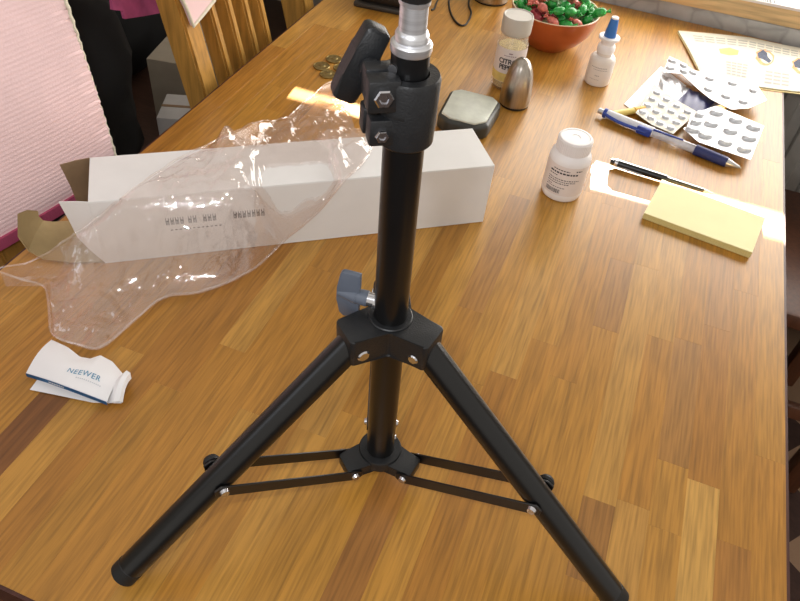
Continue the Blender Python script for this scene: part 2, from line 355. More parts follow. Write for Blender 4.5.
def plank_mesh(x0, x1, y0, y1):
    b = bmesh.new(); c = 0.00008
    lo = [b.verts.new(p) for p in ((x0, y0, -TH), (x1, y0, -TH), (x1, y1, -TH), (x0, y1, -TH))]
    md = [b.verts.new(p) for p in ((x0, y0, -c), (x1, y0, -c), (x1, y1, -c), (x0, y1, -c))]
    hi = [b.verts.new(p) for p in ((x0 + c, y0 + c, 0), (x1 - c, y0 + c, 0), (x1 - c, y1 - c, 0), (x0 + c, y1 - c, 0))]
    b.faces.new(lo[::-1]); b.faces.new(hi)
    for A, B in ((lo, md), (md, hi)):
        for i in range(4): b.faces.new((A[i], A[(i + 1) % 4], B[(i + 1) % 4], B[i]))
    return b
rp = random.Random(11)
for l in range(NL):
    x0 = TX0 + l * LW; x1 = x0 + LW
    segs = []; y = TY0; sp = sorted(special.get(l, []))
    while y < TY1 - 1e-6:
        nxt = sp[0] if sp else None
        if nxt and y >= nxt[0] - 1e-6: segs.append((y, min(nxt[1], TY1), nxt[2])); y = nxt[1]; sp.pop(0); continue
        e = y + rp.uniform(0.18, 0.5)
        if nxt: e = min(e, nxt[0])
        if TY1 - e < 0.08: e = TY1
        if nxt and nxt[0] - e < 0.06: e = nxt[0]
        segs.append((y, e, rp.choice(TONES))); y = e
    for y0, y1, rgb in segs:
        p = part('plank', plank_mesh(x0, x1, y0, y1), M['plank'], tbl, sharp=20); k = rp.uniform(0.96, 1.05); p.color = (*[min(1, v * k) for v in lin(rgb)], 1)
for x0, x1, y0, y1 in ((TX0 + .05, TX1 - .05, TY0 + .06, TY0 + .08), (TX0 + .05, TX1 - .05, TY1 - .08, TY1 - .06), (TX0 + .05, TX0 + .07, TY0 + .08, TY1 - .08), (TX1 - .07, TX1 - .05, TY0 + .08, TY1 - .08)):
    bm = bmesh.new(); box(bm, T(((x0 + x1) / 2, (y0 + y1) / 2, -TH - 0.08)), x1 - x0, y1 - y0, 0.08, 0.002); part('apron', bm, M['apron'], tbl)
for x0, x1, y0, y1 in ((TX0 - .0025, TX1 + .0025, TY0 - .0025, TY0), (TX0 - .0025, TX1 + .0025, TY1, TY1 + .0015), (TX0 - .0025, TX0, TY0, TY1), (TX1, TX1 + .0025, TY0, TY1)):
    bm = bmesh.new(); box(bm, T(((x0 + x1) / 2, (y0 + y1) / 2, -TH)), x1 - x0, y1 - y0, TH - 0.0006); part('edge_band', bm, M['edge'], tbl, 'dark red-brown table edge')  # thin bands in a darker red-brown than the staves
for x in (TX0 + .06, TX1 - .06):
    for y in (TY0 + .07, TY1 - .07):
        bm = bmesh.new(); box(bm, T((x, y, FZ)), 0.055, 0.055, -FZ - TH, 0.004); part('leg', bm, M['apron'], tbl)

# ------------------------------------------------------------------ black tripod light stand
B0 = Vector((-0.0858, 0.2943, 0)); AX = Vector((-0.0111, -0.0352, 1))
def ax(h): return B0 + AX * h
up = AX.normalized()
def dirv(deg): return Vector((math.cos(math.radians(deg)), math.sin(math.radians(deg)), 0))
def at(deg, r, h, s=0.0):
    """point at height h, r out from the column along deg and s to its left"""
    return ax(h) + dirv(deg) * r + dirv(deg + 90) * s
st = thing('light_stand', 'black folding tripod stand with silver spigot standing on the oak table', 'stand', tuple(B0))
RT = 0.0102
bm = bmesh.new(); cyl(bm, ax(0.024), ax(0.325), RT, n=48, bev=0.0006); part('column_tube', bm, M['blackpaint'], st)
LEGS = (-130.0, -10.0, 110.0)
def scr(bm, p, d, r=0.0034, h=0.0018):
    cyl(bm, p, Vector(p) + Vector(d).normalized() * h, r, r * 0.75, 16)
# hub: collar with three lobes, each a fork for its leg
def lobed(h0, h1, rin, rout, hw, bev):
    b = bmesh.new(); poly = []
    for a in sorted(LEGS):
        u = Vector((math.cos(math.radians(a)), math.sin(math.radians(a)))); v = Vector((-u.y, u.x))
        for r, s in ((rin, -hw), (rout - 0.003, -hw), (rout, -hw + 0.003), (rout, hw - 0.003), (rout - 0.003, hw), (rin, hw)): poly.append(tuple(u * r + v * s))
    prism(b, axis(ax(0), AX), poly, h0, h1, bev); return b
hubf = axis(ax(0), AX)
def rot_axis(): return Matrix.Translation(ax(0)) @ Matrix(((1, 0, AX.x, 0), (0, 1, AX.y, 0), (0, 0, 1, 0), (0, 0, 0, 1)))
def lobed2(h0, h1, rin, rout, hw, bev):
    b = bmesh.new(); poly = []
    for a in sorted(LEGS):
        u = Vector((math.cos(math.radians(a)), math.sin(math.radians(a)))); v = Vector((-u.y, u.x))
        for r, s in ((rin, -hw), (rout - 0.002, -hw), (rout, -hw + 0.002), (rout, hw - 0.002), (rout - 0.002, hw), (rin, hw)): poly.append(tuple(u * r + v * s))
    prism(b, rot_axis(), poly, h0, h1, bev); return b
bm = lobed2(0.1630, 0.1845, 0.0075, 0.0320, 0.0113, 0.0013)
lathe(bm, rot_axis() @ T((0, 0, 0.1838)), [(RT, 0), (0.0136, 0), (0.0136, 0.0014), (0.0130, 0.0020), (RT, 0.0020)], 40)
hub = part('leg_hub', bm, M['blackplastic'], st)
for a in LEGS:
    for s in (-1, 1):
        bm = bmesh.new(); d = dirv(a + 90) * s; scr(bm, at(a, 0.0235, 0.1700, s * 0.0112), d, 0.0043 if a < -50 else 0.0036, 0.0010); part('bolt', bm, M['chrome'], hub)
# bracket sliding on the column
bm = lobed2(0.0240, 0.0345, 0.0095, 0.0310, 0.0095, 0.0012)
lathe(bm, rot_axis() @ T((0, 0, 0.027)), [(RT + 0.0001, 0.009), (0.0155, 0.009), (0.0162, 0.0078), (0.0165, 0.0), (RT + 0.0001, 0)], 40)
brk = part('brace_bracket', bm, M['blackplastic'], st)
for a in LEGS:
    for s in (-1, 1):
        bm = bmesh.new(); scr(bm, at(a, 0.0265, 0.0298, s * 0.0115), dirv(a + 90) * s, 0.0032); part('screw', bm, M['chrome'], brk)
for a in (20, 165):
    bm = bmesh.new(); scr(bm, at(a, RT - 0.0008, 0.050), dirv(a), 0.0026, 0.0016); part('rivet', bm, M['chrome'], st)
for a in LEGS:
    R0, H0, R1, H1 = 0.0285, 0.1690, 0.197, 0.0098
    p0, p1 = at(a, R0, H0), at(a, R1, 0) * 1.0; p1 = Vector((B0.x, B0.y, 0)) + dirv(a) * R1 + Vector((0, 0, H1))
    d = (p1 - p0).normalized()
    bm = bmesh.new(); cyl(bm, p0 - d * 0.008, p1 - d * 0.010, 0.0093, n=36); leg = part('leg', bm, M['blackpaint'], st)
    bm = bmesh.new(); cyl(bm, p1 - d * 0.0125, p1 - d * 0.001, 0.00955, n=36, bev=0.0012); part('foot_cap', bm, M['rubber'], leg)
    q = p0 + (p1 - p0) * 0.545
    bm = bmesh.new()
    for s in (-1, 1): scr(bm, q + dirv(a + 90) * s * 0.0108, dirv(a + 90) * s, 0.0036, 0.0024)
    cyl(bm, q - dirv(a + 90) * 0.0112, q + dirv(a + 90) * 0.0112, 0.0018, n=10)
    part('rivet', bm, M['chrome'], leg)
    if a != LEGS[2]:
        s = -1 if a == LEGS[0] else 1
        bm = bmesh.new(); c = q + dirv(a + 90) * s * 0.0122; lathe(bm, axis(c, dirv(a + 90) * s), [(0, 0), (0.0052, 0), (0.0056, 0.002), (0.0044, 0.0042), (0, 0.005)], 20); part('rivet_cap', bm, M['rubber'], leg)
    for s in (-1, 1):
        b0 = at(a, 0.0265, 0.0298, s * 0.0105); b1 = q + dirv(a + 90) * s * 0.0104
        bm = bmesh.new(); e = (b1 - b0); L = e.length
        prism(bm, frame(b0, e, (0, 0, 1)) @ Matrix.Rotation(PI / 2, 4, 'X'), [(-0.004, -0.0048), (L + 0.004, -0.0048), (L + 0.007, 0), (L + 0.004, 0.0048), (-0.004, 0.0048), (-0.007, 0)], -0.0007, 0.0007, 0.0003, 1)
        part('brace', bm, M['blackstrap'], st)
# leg lock knob on the hub
kd = dirv(186.0); KH = 0.1945
cyl_ = lambda a0, a1, r0, r1=None: cyl(bm, ax(KH) + kd * (a0 - 0.002), ax(KH) + kd * (a1 - 0.002), r0, r1, 24)
bm = bmesh.new(); cyl_(0.0095, 0.0122, 0.0056); cyl_(0.0120, 0.0170, 0.0044); kb = part('lock_bolt', bm, M['chrome'], st)
bm = bmesh.new(); cyl_(0.0165, 0.0235, 0.0050, 0.0046); cyl_(0.0233, 0.0352, 0.0050, 0.0026)
kf = frame(ax(KH) + kd * 0.0262, kd, (0, 0, 1))
prism(bm, kf @ Matrix.Rotation(PI / 2, 4, 'X'), [(-0.0068, -0.0175), (0.003, -0.0180), (0.0058, -0.0150), (0.0074, -0.005), (0.0074, 0.005), (0.0056, 0.0165), (0.0040, 0.0180), (-0.0068, 0.0180)], -0.0020, 0.0020, 0.0007)
part('lock_knob', bm, mat('sheen_tinted_plastic', (92, 99, 112), 0.3, var=0.06), st, 'wing knob with a bluish sheen in its colour')  # bluish reflection on the blade put into the base colour
# clamp collar at the head of the column
C0, C1 = 0.3112, 0.346
RA = rot_axis()
ed = math.radians(-146.0); ev = Vector((math.cos(ed), math.sin(ed), 0)); bv = Vector((-ev.y, ev.x, 0))       # ears point along ev, the bolt along bv
bm = bmesh.new()
lathe(bm, RA, [(RT, C0), (0.0128, C0), (0.0138, C0 + 0.0012), (0.0146, C1 - 0.002), (0.0138, C1), (0.0092, C1)], 48)
col = part('clamp_collar', bm, M['blackplastic'], st)
def ear(z0, z1, s0, s1, r0, r1):
    b = bmesh.new(); f = Matrix.Translation(ax((z0 + z1) / 2)) @ Matrix(((ev.x, bv.x, 0, 0), (ev.y, bv.y, 0, 0), (0, 0, 1, 0), (0, 0, 0, 1)))
    prism(b, f, [(r0, s0), (r1, s0), (r1, s1), (r0, s1)], (z0 - z1) / 2, (z1 - z0) / 2, 0.0014); return b
part('clamp_ear', ear(0.3325, 0.3480, 0.0020, 0.0118, 0.006, 0.0208), M['blackplastic'], col)
part('clamp_ear', ear(0.3325, 0.3480, -0.0085, 0.0004, 0.006, 0.0200), M['blackplastic'], col)
part('clamp_ear', ear(0.3148, 0.3285, 0.0018, 0.0110, 0.006, 0.0195), M['blackplastic'], col)
part('clamp_ear', ear(0.3148, 0.3285, -0.0085, 0.0002, 0.006, 0.0205), M['blackplastic'], col)
def hexhead(p, d, r, h):
    b = bmesh.new(); lathe(b, axis(p, d), [(0, 0), (r, 0), (r, h * 0.75), (r * 0.85, h), (r * 0.5, h), (r * 0.42, h * 0.7), (0, h * 0.7)], 6); return b
part('hex_bolt', hexhead(ax(0.3408) + ev * 0.0140 + bv * 0.0116, bv, 0.0046, 0.0026), M['chrome'], col)
part('hex_nut', hexhead(ax(0.3212) + ev * 0.0138 + bv * 0.0108, bv, 0.0034, 0.0026), M['chrome'], col)
bm = bmesh.new(); cyl(bm, ax(0.3495) + ev * 0.0070 + bv * 0.002, ax(0.3495) + ev * 0.0088 + bv * 0.0040, 0.0023, n=16); part('grub_screw', bm, M['chrome'], col)
# slot in the collar below the ears
bm = bmesh.new(); lathe(bm, RA @ Matrix.Rotation(ed, 4, 'Z'), [(0.0132, 0.3292), (0.01440, 0.3292), (0.01462, 0.3304), (0.01440, 0.3316), (0.0132, 0.3316)], 24, 0.3, 1.25); part('collar_slot', bm, M['rubber'], col)
# wing knob of the clamp
kp = ax(0.3408) + ev * 0.0150 - bv * 0.0085
bm = bmesh.new(); cyl(bm, kp + bv * 0.001, kp - bv * 0.006, 0.0058, 0.0050, 24)
la = (Vector((0, 0, 1)) * 0.90 - ev * 0.43).normalized()
wf = frame(kp - bv * 0.0138 + ev * 0.0032 - Vector((0, 0, 0.0008)), la, bv)
prism(bm, wf, [(-0.0190, -0.0042), (-0.0175, -0.0062), (-0.006, -0.0064), (0.006, -0.0064), (0.0175, -0.0062), (0.0190, -0.0042), (0.0190, 0.0042), (0.0175, 0.0062), (0.006, 0.0064), (-0.006, 0.0064), (-0.0175, 0.0062), (-0.0190, 0.0042)], -0.0042, 0.0062, 0.0016)
part('clamp_knob', bm, M['blackplastic'], st)
# inner tube, aluminium spigot and its top screw
bm = bmesh.new(); cyl(bm, ax(0.335), ax(0.3566), 0.0086, n=40, bev=0.0005); part('inner_tube', bm, M['blackpaint'], st)
bm = bmesh.new()
lathe(bm, RA, [(0, 0.3562), (0.0090, 0.3562), (0.0092, 0.3570), (0.0092, 0.3598), (0.0086, 0.3606), (0.0074, 0.3610), (0.0074, 0.3640), (0.0068, 0.3652), (0.0061, 0.3658), (0.0060, 0.3765), (0.0067, 0.3772), (0.0069, 0.3790), (0, 0.3790)], 48)
part('spigot', bm, M['alu'], st, 'turned silver spigot')
bm = bmesh.new(); lathe(bm, RA, [(0, 0.3788), (0.0066, 0.3788), (0.0074, 0.380), (0.0074, 0.390), (0.0064, 0.392), (0, 0.392)], 12); part('top_screw', bm, M['rubber'], st)

# ------------------------------------------------------------------ long white cardboard box, its left end open
BU = Vector((math.cos(math.radians(36.2)), math.sin(math.radians(36.2)), 0)); BW = Vector((-BU.y, BU.x, 0)); BL, BD, BH = 0.398, 0.0715, 0.0755
FL = Vector((-0.0983, 0.6351, 0)) - BU * BL
bxm = Matrix(((BU.x, BW.x, 0, FL.x), (BU.y, BW.y, 0, FL.y), (0, 0, 1, 0.0003), (0, 0, 0, 1)))
bxt = thing('cardboard_box', 'long white cardboard box lying behind the tripod with torn brown flaps at its open end', 'box', tuple(FL + BU * BL / 2 + BW * BD / 2))
ct = 0.0012
bm = bmesh.new()
for (x, y, z, sx, sy, sz) in ((BL / 2, BD / 2, 0, BL, BD, ct), (BL / 2, BD / 2, BH - ct, BL, BD, ct), (BL / 2, ct / 2, ct, BL, ct, BH - 2 * ct), (BL / 2, BD - ct / 2, ct, BL, ct, BH - 2 * ct), (BL - ct / 2, BD / 2, ct, ct, BD - 2 * ct, BH - 2 * ct)):
    box(bm, bxm @ T((x, y, z)), sx, sy, sz, 0.0004, 1)
part('carton', bm, M['whitecard'], bxt)
def flap(pts, m, name, label=None, th=0.001):
    """four-sided flap given in the box frame; pts rows bottom/top or so"""
    b = bmesh.new(); g = pts; n = Vector(g[0][1]) - Vector(g[0][0]); nn = (Vector(g[0][-1]) - Vector(g[0][0])).cross(Vector(g[-1][0]) - Vector(g[0][0])).normalized() * th
    A = [[b.verts.new(bxm @ Vector(p)) for p in r] for r in g]; B = [[b.verts.new(bxm @ (Vector(p) + nn)) for p in r] for r in g]; R, C = len(g), len(g[0])
    for i in range(R - 1):
        for j in range(C - 1): b.faces.new((A[i][j], A[i][j + 1], A[i + 1][j + 1], A[i + 1][j])); b.faces.new((B[i][j], B[i + 1][j], B[i + 1][j + 1], B[i][j + 1]))
    rim = [(i, 0) for i in range(R)] + [(R - 1, j) for j in range(1, C)] + [(i, C - 1) for i in range(R - 2, -1, -1)] + [(0, j) for j in range(C - 2, 0, -1)]
    for p, q in zip(rim, rim[1:] + rim[:1]): b.faces.new((A[p[0]][p[1]], A[q[0]][q[1]], B[q[0]][q[1]], B[p[0]][p[1]]))
    return part(name, b, m, bxt, label)
flap([[(0, BD - 0.001, 0.004), (-0.010, BD - 0.006, 0.012), (-0.020, BD - 0.011, 0.022)], [(0, BD - 0.001, 0.040), (-0.011, BD - 0.006, 0.045), (-0.022, BD - 0.011, 0.050)], [(0, BD - 0.001, BH), (-0.012, BD - 0.005, BH + 0.001), (-0.0265, BD - 0.009, BH)]], M['browncard'], 'end_flap', 'brown inner side of the far end flap')
flap([[(0, 0.0, 0.002), (-0.012, 0.006, 0.016), (-0.019, 0.008, 0.03)], [(0, 0.0, 0.040), (-0.012, 0.005, 0.046), (-0.022, 0.008, 0.052)], [(0, 0.0, BH), (-0.012, 0.004, BH - 0.001), (-0.0255, 0.007, BH - 0.002)]], M['whitecard'], 'end_flap')
flap([[(0.0, 0.002, 0.001), (-0.03, 0.004, 0.003), (-0.055, 0.012, 0.004), (-0.068, 0.020, 0.010), (-0.074, 0.026, 0.024), (-0.070, 0.036, 0.043)],
      [(0.0, 0.035, 0.001), (-0.03, 0.037, 0.003), (-0.055, 0.040, 0.004), (-0.064, 0.042, 0.010), (-0.066, 0.044, 0.022), (-0.064, 0.047, 0.038)],
      [(0.0, 0.070, 0.001), (-0.03, 0.069, 0.003), (-0.05, 0.069, 0.004), (-0.058, 0.067, 0.008), (-0.060, 0.064, 0.016), (-0.058, 0.060, 0.026)]], M['tancard'], 'tuck_flap', 'tan curled tuck flap')
# faint stamped print on the long front side
bm = bmesh.new(); rq = random.Random(3)
def front(x, z): return bxm @ Vector((x, -0.0001, z))
def mark(x, z, w, h): box(bm, bxm @ T((x, -0.0001, z)), w, 0.0002, h)
for x0, n in ((0.064, 4), (0.085, 2), (0.099, 3), (0.128, 7)):
    for i in range(n):
        x = x0 + i * 0.0045
        for k in range(3): mark(x + k * 0.0012, 0.040, 0.0007, 0.0085 if k != 1 else 0.006)
        mark(x + 0.0014, 0.044, 0.0026, 0.0009)
for i in range(12): mark(0.068 + i * 0.0042, 0.033, 0.0022, 0.0010)
part('stamped_print', bm, M['ink'], bxt)

# ------------------------------------------------------------------ crumpled clear plastic bag thrown over the box
BAG_L = [(-0.4769,0.3322,0.020),(-0.4530,0.3398,0.012),(-0.4379,0.3414,0.008),(-0.4132,0.3160,0.006),(-0.3976,0.3005,0.005),(-0.3750,0.3005,0.004),(-0.3532,0.3057,0.004),(-0.3474,0.3331,0.004),(-0.3422,0.3638,0.006),(-0.3357,0.3828,0.006),(-0.3122,0.4001,0.006),(-0.2918,0.4298,0.006),(-0.2797,0.4613,0.006),(-0.2755,0.5025,0.006),(-0.2583,0.5144,0.025),(-0.2428,0.5287,0.045),(-0.2255,0.5324,0.077),(-0.2193,0.5650,0.080),(-0.2220,0.5978,0.080),(-0.2351,0.6406,0.080)]
BAG_U = [(-0.4786,0.3349,0.022),(-0.4509,0.3509,0.030),(-0.4261,0.3641,0.050),(-0.4239,0.3791,0.050),(-0.4114,0.3943,0.060),(-0.4014,0.4132,0.070),(-0.3897,0.4299,0.080),(-0.3863,0.4563,0.080),(-0.3804,0.4892,0.080),(-0.3727,0.5129,0.080),(-0.3717,0.5512,0.070),(-0.3852,0.6083,0.045),(-0.3947,0.6644,0.022),(-0.3860,0.6903,0.012),(-0.3783,0.7152,0.008),(-0.3796,0.7458,0.006),(-0.3759,0.7824,0.006),(-0.3744,0.8104,0.006),(-0.3582,0.8299,0.010)]
def smooth(t): t = max(0.0, min(1.0, t)); return t * t * (3 - 2 * t)
def drape(x, y):
    p = Vector((x, y, 0)) - FL; u, w = p.dot(BU), p.dot(BW)
    du = max(0, -u, u - BL); dw = max(0, -w, w - BD)
    f = (1 - smooth(dw / (0.055 if w < 0 else 0.06))) * (1 - smooth(du / 0.045))
    return BH * f, (du == 0 and dw == 0)
def along(P, t):
    P = [Vector(p) for p in P]; f = t * (len(P) - 1); i = min(int(f), len(P) - 2); return P[i].lerp(P[i + 1], f - i)
BAG_L = [tuple(q) for q in spline(BAG_L, 4)]; BAG_U = [tuple(q) for q in spline(BAG_U, 4)]
NI, NJ = 190, 84
def bag_layer(lift, amp, seed):
    rows = []
    for i in range(NI + 1):
        t = i / NI; a = along(BAG_L, t); b = along(BAG_U, t); row = []
        ca = a.z - drape(a.x, a.y)[0]; cb = b.z - drape(b.x, b.y)[0]
        for j in range(NJ + 1):
            s = j / NJ; p = a.lerp(b, s)
            e = min(1.0, min(s, 1 - s) * 7, min(t, 1 - t) * 18)
            q = Vector((p.x, p.y, 0)) * 1.0 + Vector((seed, 0, 0))
            x = p.x + e * 0.004 * noise.noise(q * 40); y = p.y + e * 0.004 * noise.noise(q * 40 + Vector((5, 5, 5)))
            d, on = drape(x, y)
            corr = ca * (1 - s) ** 3 + cb * s ** 6; z = d + corr
            if on and corr < -0.002:      # in front of the box rather than through its side
                w_ = (Vector((x, y, 0)) - FL).dot(BW)
                if w_ < 0.03: x -= BW.x * (w_ + 0.0016); y -= BW.y * (w_ + 0.0016); on = False
            r1 = 1 - abs(noise.noise(q * 22)) * 2; r2 = 1 - abs(noise.noise(q * 55 + Vector((9, 2, 1)))) * 2; r3 = 1 - abs(noise.noise(q * 120 + Vector((3, 7, 1)))) * 2
            z += lift * e + e * amp * (0.0034 * r1 + 0.0036 * r2 + 0.0018 * r3)
            g = math.exp(-((x + 0.408) / 0.035) ** 2 - ((y - 0.350) / 0.030) ** 2); z += 0.013 * g * e * amp
            lo = (BH + 0.0012 + 0.0006 * (lift > 0)) if on else 0.0012 + 0.0006 * (lift > 0)
            row.append((x, y, max(z, lo)))
        rows.append(row)
    return rows
bm = bmesh.new()
up_, dn_ = bag_layer(0.0025, 1.0, 0.0), bag_layer(0.0, 0.25, 3.0)
A = [[bm.verts.new(p) for p in r] for r in up_]; Bv = [[bm.verts.new((p[0], p[1], min(p[2], q[2] - 0.0006))) for p, q in zip(r, r2)] for r, r2 in zip(dn_, up_)]
for G in (A, Bv):
    for i in range(NI):
        for j in range(NJ): bm.faces.new((G[i][j], G[i][j + 1], G[i + 1][j + 1], G[i + 1][j]))
rim = [(i, 0) for i in range(NI + 1)] + [(NI, j) for j in range(1, NJ + 1)] + [(i, NJ) for i in range(NI - 1, -1, -1)] + [(0, j) for j in range(NJ - 1, 0, -1)]
for a, b in zip(rim, rim[1:] + rim[:1]): bm.faces.new((A[a[0]][a[1]], A[b[0]][b[1]], Bv[b[0]][b[1]], Bv[a[0]][a[1]]))
for P_ in (BAG_L, BAG_U):
    tube(bm, [along(P_, k / 120) + Vector((0, 0, 0.0022 + 0.0006 * math.sin(k))) for k in range(121)], 0.0011, 6)
solo('plastic_bag', bm, M['film'], (-0.35, 0.5, 0.0), 'crumpled clear plastic bag thrown over the left half of the white box', 'bag', sharp=60)

# ------------------------------------------------------------------ folded instruction leaflet
LF = [(-0.3893,0.2577,0.0060),(-0.3692,0.2580,0.0070),(-0.3491,0.2578,0.0080),(-0.3282,0.2584,0.0080),(-0.3112,0.2598,0.0070)]
LB = [(-0.3962,0.2966,0.0030),(-0.3781,0.2953,0.0040),(-0.3619,0.2907,0.0050),(-0.3537,0.2932,0.0050),(-0.3483,0.2998,0.0060),(-0.3352,0.2985,0.0060),(-0.3164,0.2894,0.0070)]
lt = thing('instruction_leaflet', 'small white folded instruction leaflet with blue edge and teal lettering', 'leaflet', (-0.35, 0.275, 0))
def leaf_pt(u, v):
    p = along(LF, u).lerp(along(LB, u), v); p.z += 0.005 * math.sin(PI * v) * (0.6 + 0.4 * u) + 0.002 * math.sin(3 * u + 2 * v); return p
bm = bmesh.new(); sheet(bm, [[leaf_pt(u / 40, v / 14) for u in range(41)] for v in range(15)], 0.0004); part('top_fold', bm, M['paper'], lt)
bm = bmesh.new(); sheet(bm, [[along([(-0.3783,0.2475,0.001),(-0.3527,0.2524,0.001),(-0.3245,0.2575,0.0012),(-0.3023,0.2654,0.003)], u / 12).lerp(along([(-0.384,0.285,0.001),(-0.35,0.285,0.001),(-0.325,0.286,0.001),(-0.312,0.288,0.004)], u / 12), v / 4) + Vector((0, 0, 0.0006)) for u in range(13)] for v in range(5)], 0.0004); part('bottom_sheet', bm, M['paper'], lt)
bm = bmesh.new(); sheet(bm, [[Vector(a).lerp(Vector(b), v / 5) + Vector((0, 0, 0.005 * math.sin(PI * v / 5))) for v in range(6)] for a, b in (((-0.3120,0.2612,0.003), (-0.3170,0.2886,0.008)), ((-0.3075,0.2625,0.006), (-0.3130,0.2900,0.013)), ((-0.3035,0.2650,0.006), (-0.3090,0.2895,0.0125)), ((-0.3018,0.2665,0.0035), (-0.3075,0.2875,0.008)))], 0.0004); part('curled_end', bm, M['paper'], lt)
bm = bmesh.new(); sheet(bm, [[leaf_pt(u / 30, 0.0) + Vector((0, -0.0006, 0.0004 - k * 0.0042)) for u in range(31)] for k in (0, 1)], 0.0003); part('blue_edge', bm, M['blueink'], lt, 'blue printed fold edge')
bm = bmesh.new()
for k in range(9): box(bm, T(leaf_pt(0.30 + k * 0.022, 0.0) + Vector((0, -0.0010, -0.0022))), 0.0009, 0.0002, 0.0014)
part('edge_print', bm, M['paper'], lt)
def on_leaf(co): p = leaf_pt(min(1, 0.415 + co.x), 0.33 + co.y); p.z += 0.0004; return p
def leaf_bend(co): return Vector((co.x / 0.0781, co.y / 0.043, 0))
b = text_bm('NEEWER', 0.0078, Matrix.Identity(4), spacing=1.12)
bmesh.ops.subdivide_edges(b, edges=[e for e in b.edges if e.calc_length() > 0.003], cuts=2)
for v in b.verts: z = v.co.z; q = on_leaf(leaf_bend(v.co)); v.co = q + Vector((0, 0, z))
part('lettering', b, M['tealink'], lt)
bm = bmesh.new()
for k in range(13):
    p = on_leaf(leaf_bend(Vector((0.012 + k * 0.0019, -0.0035, 0)))); box(bm, T(p), 0.0012, 0.0009, 0.0001)
part('small_print', bm, M['greyink'], lt)

# ------------------------------------------------------------------ coins
def coin_mesh():
    b = bmesh.new(); lathe(b, T((0, 0, 0)), [(0, 0.0002), (0.0108, 0.0002), (0.0112, 0), (0.0118, 0.0004), (0.0118, 0.0018), (0.0113, 0.0022), (0.0105, 0.0022), (0.0103, 0.0019), (0, 0.0019)], 40)
    for k in range(12):
        a = k * PI / 6; box(b, T((0.0085 * math.cos(a), 0.0085 * math.sin(a), 0.0018)) @ Matrix.Rotation(a, 4, 'Z'), 0.0016, 0.0008, 0.0003)
    lathe(b, T((0.001, 0, 0)), [(0.0048, 0.0018), (0.0040, 0.0023), (0, 0.0024)], 14); return b
cm = finish(coin_mesh(), 'coin', M['brass'])
for (x, y, z, r), l in zip(((-0.4061, 0.8665, 0, 0.3), (-0.3995, 0.8944, 0, 1.2), (-0.3880, 0.8500, 0, 2.0), (-0.3790, 0.8760, 0, 0.7)),
    ('dull brass coin farthest left of the little group by the wing knob', 'dull brass coin of the little group lying farthest from the tripod', 'dull brass coin of the little group lying nearest the plastic bag', 'dull brass coin of the little group half hidden by the wing knob')):
    o = bpy.data.objects.new('coin', cm); COL.objects.link(o); o.location = (x, y, z); o.rotation_euler = (0, 0, r); tag(o, l, 'coin', 'coins scattered on the table')

# ------------------------------------------------------------------ pouch, cable and steel beaker at the far end
ph = thing('pouch', 'black leather pouch with a dull rim lying near the far left end of the table', 'pouch', (-0.405, 1.114, 0))
pm = frame((-0.405, 1.114, 0), (0.995, 0.10, 0))
bm = bmesh.new(); box(bm, pm @ T((0, 0, 0.007)), 0.092, 0.07, 0.035, 0.014, 4); part('pouch_body', bm, M['leather'], ph)
bm = bmesh.new(); box(bm, pm, 0.094, 0.072, 0.009, 0.0035, 2); part('rim', bm, mat('grey_trim', (58, 54, 50), 0.5), ph, 'dull grey rim')
cab = spline([(-0.3310, 1.128, 0.0016), (-0.3290, 1.137, 0.0016), (-0.3340, 1.165, 0.0016), (-0.338, 1.21, 0.0016), (-0.332, 1.245, 0.0016), (-0.320, 1.215, 0.0016), (-0.3193, 1.1856, 0.0016), (-0.3028, 1.1409, 0.0016), (-0.2839, 1.1091, 0.0016), (-0.2698, 1.0990, 0.0016), (-0.2645, 1.1125, 0.0016), (-0.2699, 1.1525, 0.0016), (-0.2844, 1.185, 0.0016), (-0.296, 1.24, 0.0016), (-0.30, 1.29, 0.0016)], 8)
bm = bmesh.new(); tube(bm, cab, 0.0016, 8); solo('cable', bm, M['cable'], (-0.28, 1.12, 0), 'thin black cable lying in a loop between the spigot and the steel beaker', 'cable')
bk = thing('beaker', 'brushed steel beaker cut off by the top edge of the picture', 'beaker', (-0.258, 1.228, 0))
bm = bmesh.new(); lathe(bm, T((-0.258, 1.228, 0)), [(0, 0.002), (0.0295, 0.002), (0.031, 0.004), (0.0325, 0.085), (0.0335, 0.0865), (0.0322, 0.0872), (0.0312, 0.085), (0.0298, 0.006), (0, 0.005)], 48); part('cup', bm, M['steel'], bk)
bm = bmesh.new(); lathe(bm, T((-0.258, 1.228, 0)), [(0, 0), (0.0292, 0), (0.0300, 0.0012), (0.0296, 0.003), (0, 0.003)], 48); part('base_ring', bm, M['rubber'], bk, 'dark base ring')

# ------------------------------------------------------------------ lettering wrapped on round bottles
def wrapped(s, size, c, r, z, ang, spacing=1.0, bold=0.0):
    b = text_bm(s, size, Matrix.Identity(4), spacing=spacing, bold=bold); xs = [v.co.x for v in b.verts]; mid = (min(xs) + max(xs)) / 2
    bmesh.ops.subdivide_edges(b, edges=[e for e in b.edges if e.calc_length() > 0.002], cuts=2)
    for v in b.verts:
        a = ang + (v.co.x - mid) / r; rr = r + 0.00012 + v.co.z; v.co = Vector((c[0] + rr * math.cos(a), c[1] + rr * math.sin(a), z + v.co.y))
    return b
def dash(bm, c, r, z, a0, a1, h, rad=0.00012):
    n = max(2, int((a1 - a0) / 0.12) + 1)
    for k in range(n):
        p, q = a0 + (a1 - a0) * k / n, a0 + (a1 - a0) * (k + 1) / n; R = r + rad
        f = [bm.verts.new((c[0] + R * math.cos(t), c[1] + R * math.sin(t), zz)) for t, zz in ((p, z), (q, z), (q, z + h), (p, z + h))]; bm.faces.new(f)
def face_cam(c): return math.atan2(0 - c[1], 0 - c[0])
